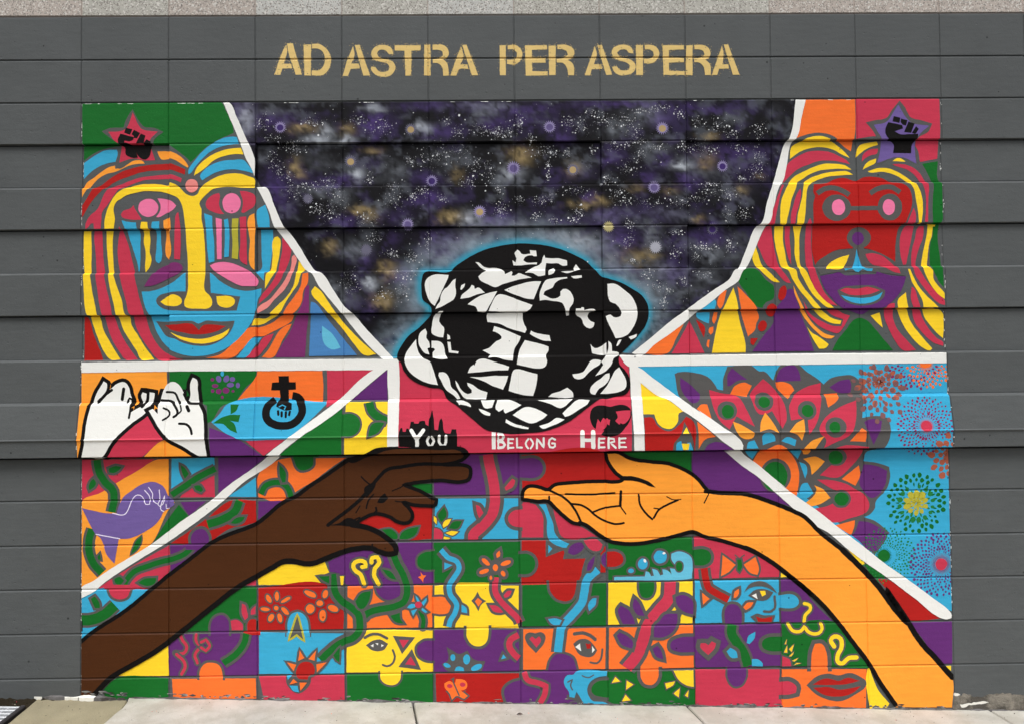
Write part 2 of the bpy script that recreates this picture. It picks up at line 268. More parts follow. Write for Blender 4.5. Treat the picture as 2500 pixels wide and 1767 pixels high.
# the painted shapes, traced in pixels of the photograph: '@' picks a tile, '>' starts a part, '*' or '>>' its sub-parts
ART1 = """@ 190 240
> painted_background|green corner behind the red star
E 32,50 1408,52 1440,110 1480,190 1520,290 1528,345 1490,365 1400,400 1330,440 1280,470 1230,510 1180,560 1130,610 1105,632 1080,600 1020,550 940,490 893,458 740,455 400,455 250,478 180,500 100,545 32,598
> painted_face|large face with yellow nose and striped tears
* hair_strand
B 28,630 80,590 170,530 250,495 360,492 368,520 352,612 290,620 210,645 130,690 70,740 30,782
L 22,985 18,930 35,865 60,820 130,770 220,700 280,665 340,650 345,682 400,670 470,635 520,605 580,595 625,612 636,632 560,634 470,655 400,688 330,715 250,735 170,785 110,850 60,920
L 764,512 850,512 930,530 1000,570 1060,630 1085,672 1075,684 1020,650 960,612 900,590 800,590 780,560
R 22,1180 22,1070 60,1010 110,930 140,880 200,850 290,780 400,715 520,675 650,650 780,640 900,640 960,660 1055,700 1050,755 960,720 890,698 800,700 700,705 600,720 480,760 380,795 300,840 240,890 180,950 120,1020 70,1100
C 65,1280 68,1220 110,1150 180,1090 220,1010 250,940 300,880 400,840 500,800 600,770 720,755 850,745 920,750 1020,790 1010,830 940,800 890,790 780,790 640,795 560,820 480,850 400,890 350,950 300,1020 270,1060 230,1120 225,1180 215,1275 150,1275 145,1220 120,1225 90,1265
B 1085,750 1085,710 1150,610 1230,520 1320,450 1420,400 1500,385 1560,388 1580,455 1500,462 1400,482 1300,530 1220,600 1150,680 1100,745
Y 1140,765 1160,700 1230,620 1320,560 1430,515 1540,498 1600,495 1625,560 1540,555 1430,575 1340,612 1250,690 1180,740
B 1200,770 1240,710 1330,650 1430,620 1540,612 1630,615 1670,660 1715,720 1720,745 1650,725 1530,705 1420,715 1320,750 1220,812
B 1760,1105 1840,1050 1875,1160 1882,1270 1770,1268
C 140,1290 215,1290 218,1360 228,1560 245,1700 280,1880 320,2040 330,2115 350,2160 400,2290 470,2410 530,2490 575,2545 450,2545 390,2470 330,2380 280,2260 240,2130 230,2115 210,2040 185,1880 160,1700 150,1510 135,1360
Y 35,1290 105,1285 110,1460 108,1660 115,1760 140,1920 165,2040 180,2115 200,2150 230,2260 290,2370 350,2470 400,2545 300,2545 240,2480 190,2380 150,2280 115,2180 100,2125 80,2115 60,2040 48,1860 40,1710 30,1560 30,1360
Y 258,1290 328,1290 320,1410 325,1560 340,1710 380,1840 430,1980 465,2115 490,2125 510,2210 580,2320 650,2430 740,2545 610,2545 560,2460 500,2370 430,2260 390,2150 370,2115 345,2000 310,1860 290,1730 275,1610 260,1410
C 400,1252 430,1310 480,1440 510,1560 540,1680 570,1810 600,1940 635,2050 650,2115 660,2150 700,2280 770,2400 840,2470 910,2505 980,2535 1040,2547 780,2545 700,2460 640,2380 590,2300 550,2210 530,2130 500,2100 470,1980 430,1840 400,1710 380,1610 370,1490 380,1360
R 40,2130 70,2135 100,2190 120,2270 160,2380 200,2470 228,2550 40,2555
@ 190 580
B 1790,-72 1905,-72 1905,60 1890,200 1870,340 1830,345 1828,430 1745,345 1795,310 1795,200
Y 1920,0 1950,-10 1975,20 1970,150 1950,260 1930,350 1900,400 1870,450 1838,505 1840,440 1850,360 1880,330 1900,200
C 1995,5 2060,60 2080,110 2070,200 2020,340 1990,420 1930,500 1860,580 1780,650 1795,590 1810,560 1880,480 1950,360 1970,250 1995,120
Q 2090,190 2110,170 2135,200 2115,300 2080,420 2020,520 1930,610 1860,690 1770,740 1765,700 1800,660 1870,620 1960,520 2030,420 2070,330 2085,250
Y 2155,230 2225,315 2190,350 2155,460 2100,540 2040,630 1965,745 1880,745 1960,665 2040,590 2110,480 2140,350
Y 1960,755 1900,790 1820,840 1710,860 1745,790 1840,790 1890,760
O 2200,360 2255,350 2250,450 2210,520 2190,640 2100,745 2010,745 2060,660 2120,580 2180,480
O 2110,755 2090,810 1980,880 1900,920 1820,960 1740,965 1680,1020 1620,1090 1520,1170 1260,1172 1400,1140 1500,1060 1580,970 1640,910 1690,880 1800,870 1900,830 2000,760
O 2090,840 2060,900 2000,1000 1960,1090 1910,1165 1800,1165 1850,1110 1910,1010 1960,920 2030,860
C 1820,970 1915,935 1880,1010 1830,1080 1740,1170 1650,1170 1720,1100 1760,1060
B 1720,980 1800,975 1740,1060 1650,1170 1560,1170 1620,1100 1670,1030
>> skin
B 625,530 720,525 840,490 950,430 1060,350 1300,350 1400,430 1500,490 1600,520 1700,525 1806,500 1800,560 1775,600 1760,680 1740,745 1730,790 1690,860 1620,950 1520,1040 1400,1110 1250,1150 1130,1155 1000,1130 900,1085 820,1010 760,910 720,800 700,750 670,700 645,620
G 1062,340 1298,340 1310,545 1400,555 1600,580 1580,650 1565,715 1400,718 1000,715 870,705 800,670 770,620 800,570 870,545 960,530 1062,530
>> brow_and_nose
@ 190 240
Y 255,1275 255,1210 270,1130 300,1050 340,980 380,930 440,890 520,860 600,840 720,835 800,840 890,850 905,828 960,850 1020,900 1060,940 1110,962 1150,960 1175,945 1200,890 1240,850 1320,800 1400,765 1500,745 1600,750 1680,775 1735,800 1735,888 1600,885 1500,875 1400,880 1320,900 1260,950 1220,990 1195,1040 1215,1090 1215,1180 1235,1290 1250,1450 1255,1610 1255,1710 1255,1890 1290,1920 1320,1970 1320,2020 1290,2050 1180,2055 1090,2050 1055,2030 1052,1980 1075,1920 1085,1860 1085,1710 1080,1560 1070,1450 1060,1290 1050,1200 1035,1100 1015,1030 980,980 920,950 840,925 760,915 640,915 560,930 480,950 420,985 370,1020 345,1090 355,1150 360,1180 345,1275
* nostril
Y 815,1990 860,1955 920,1920 960,1920 1025,1965 1020,2005 980,2028 920,2030 860,2020
Y 1365,1938 1500,1938 1545,1970 1540,2010 1500,2040 1420,2040 1380,2015
* forehead_dot
Q c 1118,862,62,66
* eye
C 415,1140 440,1105 510,1080 545,1050 560,1090 600,1150 625,1190 540,1190 470,1180 430,1165
+P c 690,1075,100,88
+P 780,985 850,990 920,1010 965,1055 935,1095 870,1130 790,1168 770,1165 810,1100 810,1045
C 1255,1040 1275,990 1330,950 1385,935 1395,960 1385,1040 1405,1100 1440,1140 1380,1135 1310,1110 1265,1080
+P c 1510,1035,90,98
+C 1590,915 1650,920 1700,935 1735,955 1735,1060 1680,1100 1620,1130 1605,1120 1620,1060 1620,1000 1600,950
* tear_stripe
B 425,1195 500,1212 568,1216 575,1275 592,1300 597,1450 597,1600 590,1690 582,1690 570,1620 530,1490 490,1370 465,1290 440,1240
Y 620,1212 680,1212 690,1300 697,1400 690,1500 708,1570 690,1650 650,1700 645,1650 650,1500 630,1400 632,1300 612,1270
B 728,1210 800,1205 800,1280 805,1400 805,1590 785,1612 760,1600 758,1450 752,1290 722,1265
L 840,1200 905,1170 912,1270 905,1300 905,1560 885,1575 860,1550 855,1300 845,1270
C 975,1125 990,1120 1000,1200 1012,1300 1012,1450 1008,1580 948,1575 950,1400 955,1250
B 1240,1130 1320,1160 1325,1280 1340,1400 1345,1600 1290,1615 1275,1500 1260,1290
P 1355,1175 1415,1190 1415,1580 1370,1580 1365,1400 1360,1270
B 1435,1195 1475,1185 1490,1300 1485,1555 1440,1560 1445,1300
D 1515,1185 1580,1180 1575,1300 1580,1500 1575,1580 1515,1570 1520,1400 1512,1280
C 1590,1170 1655,1165 1660,1400 1668,1640 1605,1600 1600,1400
L 1685,1160 1735,1135 1745,1280 1740,1400 1740,1685 1700,1650 1692,1400
* cheek
M 650,1840 700,1760 780,1670 880,1625 960,1605 1020,1630 1035,1660 1000,1710 900,1760 800,1810 700,1838
P 1300,1640 1340,1620 1430,1605 1520,1620 1620,1660 1720,1720 1780,1800 1770,1830 1680,1840 1600,1835 1500,1790 1400,1730 1340,1690
>> mouth
@ 190 580
G 755,815 900,820 1060,812 1130,815 1190,840 1260,812 1400,820 1545,812 1530,870 1480,950 1400,1010 1300,1050 1170,1055 1050,1030 950,985 860,960 800,880
R 845,855 950,850 1130,845 1170,880 1195,905 1230,860 1290,848 1460,865 1380,910 1290,935 1150,945 1030,925 920,900
Y 915,925 1000,960 1120,985 1250,985 1380,950 1450,920 1495,885 1480,930 1400,995 1270,1030 1150,1030 1050,1005 960,960
@ 190 240
> painted_star|crimson star carrying a black raised fist
G 530,108 600,230 650,280 740,290 838,330 740,420 765,600 560,570 380,680 350,660 385,440 330,400 225,320 300,290 440,285 470,200
C 532,140 620,300 660,315 782,328 700,420 740,600 640,600 520,580 385,620 415,430 385,435 290,325 430,315 470,290
>> fist
K 465,285 528,303 508,355 448,335
K 545,308 605,338 575,392 545,388 545,370 522,350
K 612,345 660,365 640,440 565,440
K 410,345 545,380 540,400 500,420 455,410 440,440 390,440 385,400
K 670,400 715,425 705,450 630,450
K 390,440 450,430 520,450 715,440 700,500 690,550 645,592 600,580 565,545 555,520 570,572 520,575 450,540 440,470
@ 190 580
> painted_cloak|magenta folds beside the striped hair
M 2240,475 2265,470 2262,740 2150,740 2200,640 2215,560
M 2145,755 2250,755 2235,900 2215,1165 1930,1165 1990,1050 2060,940 2110,830
"""
ART2 = """@ 650 640
> painted_rod|thick yellow bar leaning beside a blue triangle
Y 445,290 480,240 540,290 640,440 750,590 900,750 1000,840 1065,895 950,905 860,810 740,650 600,490 520,400 450,320
>> blue_triangle
S 440,390 480,400 600,560 760,760 880,905 415,915 430,600
+T 540,620 640,700 720,830 640,850 560,790
> painted_globe|black and white globe ringed by three orbits
@ 1050 580
K -60,348 190,336 230,290 360,200 520,120 700,75 860,55 1000,60 1130,75 1270,110 1400,165 1520,230 1600,310 1660,380 1720,400 1850,440 1960,500 2060,570 2115,660 2125,760 2095,860 2030,950 1960,1030 1880,1110 1840,1150 1830,1190 1840,1240 1890,1290 1940,1380 1945,1450 1910,1520 1800,1550 1700,1570 1650,1570 1530,1650 1450,1710 1350,1780 1220,1840 1080,1880 940,1892 800,1900 660,1885 540,1860 460,1800 350,1710 240,1620 160,1570 110,1480 0,1460 -100,1430 -190,1380 -260,1300 -290,1220 -330,1175 -320,1110 -280,1040 -220,960 -120,880 -40,800 5,740 0,675 -75,610 -90,500 -85,410
@ 650 640
* white_patch
@ C
W 655,305 720,310 790,345 795,362 750,350 700,340 680,345
W 890,302 1025,300 1000,370 930,375
W 870,380 920,395 985,425 980,448 930,440 880,400
W 1050,300 1180,300 1285,345 1220,385 1130,425 1115,410 1110,385 1065,410 1035,385
W 1200,440 1330,365 1430,385 1535,440 1470,490 1380,520 1300,495
W 1135,480 1210,520 1300,545 1355,560 1350,575 1270,565 1200,545 1130,510
W 1440,300 1780,290 1665,375 1560,335
W 1820,300 1945,300 1920,340 1840,390 1740,450 1705,460 1680,425 1760,350
W 1560,510 1620,470 1700,485 1640,520 1560,550 1490,572 1455,545
@ 650 640
W 1550,190 1580,150 1650,125 1775,130 1770,155 1720,260 1680,350 1640,430 1600,400 1565,330 1545,250
W 1845,165 1840,230 1848,310 1820,370 1770,400 1720,430 1645,460 1665,420 1690,390 1700,330 1740,260 1760,250 1820,180
W 1660,495 1690,480 1725,480 1700,495 1690,530 1680,580 1700,610 1725,635 1720,735 1660,725 1605,690 1610,620 1625,540
W 1500,680 1545,648 1560,680 1555,740 1580,775 1590,830 1565,840 1585,900 1545,890 1500,840 1478,780 1480,720
W 1605,765 1700,780 1730,830 1740,900 1765,940 1700,945 1620,930 1615,880 1640,850 1625,835 1605,835
W 1760,700 1785,720 1790,750 1760,755
W 1760,775 1790,780 1800,860 1870,870 1865,890 1775,880
W 1455,750 1460,810 1480,880 1520,930 1590,965 1620,1030 1650,1130 1670,1195 1590,1180 1510,1150 1430,1100 1370,1030 1345,960 1350,900 1400,820
W 1680,1070 1740,1075 1780,1130 1800,1210 1860,1270 1890,1325 1860,1330 1830,1300 1750,1240 1700,1150 1675,1100
W 1840,1150 1870,1190 1890,1230 1960,1280 2000,1270 2000,1240 1960,1200 1955,1170 2010,1190 2060,1230 2155,1265 2140,1330 2000,1330 1930,1320 1890,1270 1850,1200
W 1850,1345 1920,1345 1990,1385 1990,1405 1950,1390 1880,1375
W 1890,270 1900,230 1935,212 1930,240 1900,275
@ 1050 580
W 435,238 465,240 520,285 560,295 640,295 690,310 720,335 725,360 760,345 790,330 800,345 790,375 820,375 860,350 920,370 985,395 900,405 800,430 700,460 635,488 560,460 480,415 465,385 500,350 545,325 510,310
W 290,600 300,570 380,500 400,465 425,475 430,505 460,490 530,540 450,560 370,590
W 360,655 450,590 560,545 650,525 600,620 560,690 540,725 460,725 440,680 400,665
W 565,720 590,660 660,560 760,575 850,610 950,645 992,662 970,700 940,722
W 555,735 900,735 900,800 915,850 938,900 920,930 850,910 750,880 670,840 600,830 555,825 545,770
W 720,515 800,480 900,450 1000,430 1078,430 1040,520 1005,605 940,600 850,570 770,540
W 1100,450 1120,420 1200,400 1330,388 1330,400 1250,420 1210,450 1190,490 1110,530 1100,560 1190,600 1240,590 1265,570 1265,530 1290,505 1320,505 1360,530 1392,600 1385,650 1355,690 1350,760 1325,765 1310,700 1280,640 1250,630 1180,620 1110,610 1065,620 1062,560
W 800,220 830,240 840,200 820,150 850,115 870,130 885,155 975,155 970,120 1030,125 1038,180 1010,180 990,170 920,190 905,220 940,240 1040,240 1035,260 950,260 880,270 810,268
W 920,345 1000,290 1060,265 1085,240 1095,190 1110,165 1120,195 1180,200 1250,200 1330,220 1335,270 1290,275 1250,250 1180,250 1130,245 1120,300 1115,370 1050,380 1000,350
W 1148,330 1200,298 1215,320 1200,350 1150,370
W 1270,335 1400,325 1395,300 1420,260 1460,310 1400,330 1330,350
W 1365,380 1470,370 1475,395 1390,400
W 1415,695 1465,695 1470,682 1492,685 1495,712 1590,700 1610,715 1550,730 1530,770 1560,815 1598,830 1590,870 1550,888 1500,860 1470,790 1420,755
W 1720,455 1800,455 1880,510 1960,580 2005,670 2015,760 1990,850 1960,900 1920,950 1850,980 1800,985 1760,900 1720,820 1705,770 1750,755 1780,780 1850,770 1860,740 1800,650 1750,630
W 1930,975 2010,945 2005,970 1950,998
W 1835,1000 1860,998 1820,1060 1808,1060
W 1560,1040 1600,1080 1650,1070 1710,1025 1712,1150 1620,1140 1575,1130
W 1730,1010 1760,1040 1765,1110 1830,1125 1835,1150 1780,1180 1765,1230 1735,1270 1690,1310 1600,1350 1630,1310 1680,1240 1660,1210 1700,1160 1730,1080
W 1380,1330 1480,1310 1520,1260 1560,1200 1620,1190 1660,1200 1640,1240 1590,1270 1530,1320 1480,1370 1400,1370
W 1740,1320 1740,1370 1690,1440 1640,1470 1600,1530 1560,1520 1550,1480 1600,1410 1660,1370 1700,1330
W 1835,1265 1870,1320 1905,1400 1895,1470 1840,1500 1740,1520 1650,1520 1710,1450 1760,1360 1800,1290
W 1145,1550 1180,1520 1260,1495 1330,1460 1385,1510 1390,1555 1290,1560
W 620,865 700,890 800,930 880,965 860,1020 820,1080 800,1200 720,1190 640,1165 560,1170 580,1140 505,1100 570,1075 640,1010 690,985 690,965 650,930 605,915
W 980,910 1010,925 1160,955 1172,1010 1100,1005 1000,960 970,940
W 920,1000 1000,1020 1080,1040 1152,1065 1150,1100 1120,1160 1135,1200 1110,1260 1040,1275 950,1260 840,1235 850,1170 870,1090
W 810,1290 850,1280 930,1300 1040,1330 1035,1400 1000,1540 900,1530 760,1490 780,1390
W 390,1255 420,1235 425,1250 450,1200 500,1180 620,1210 765,1255 755,1290 600,1295 450,1310 360,1318
W 380,1355 500,1355 600,1345 755,1345 740,1400 705,1478 600,1440 500,1390
"""
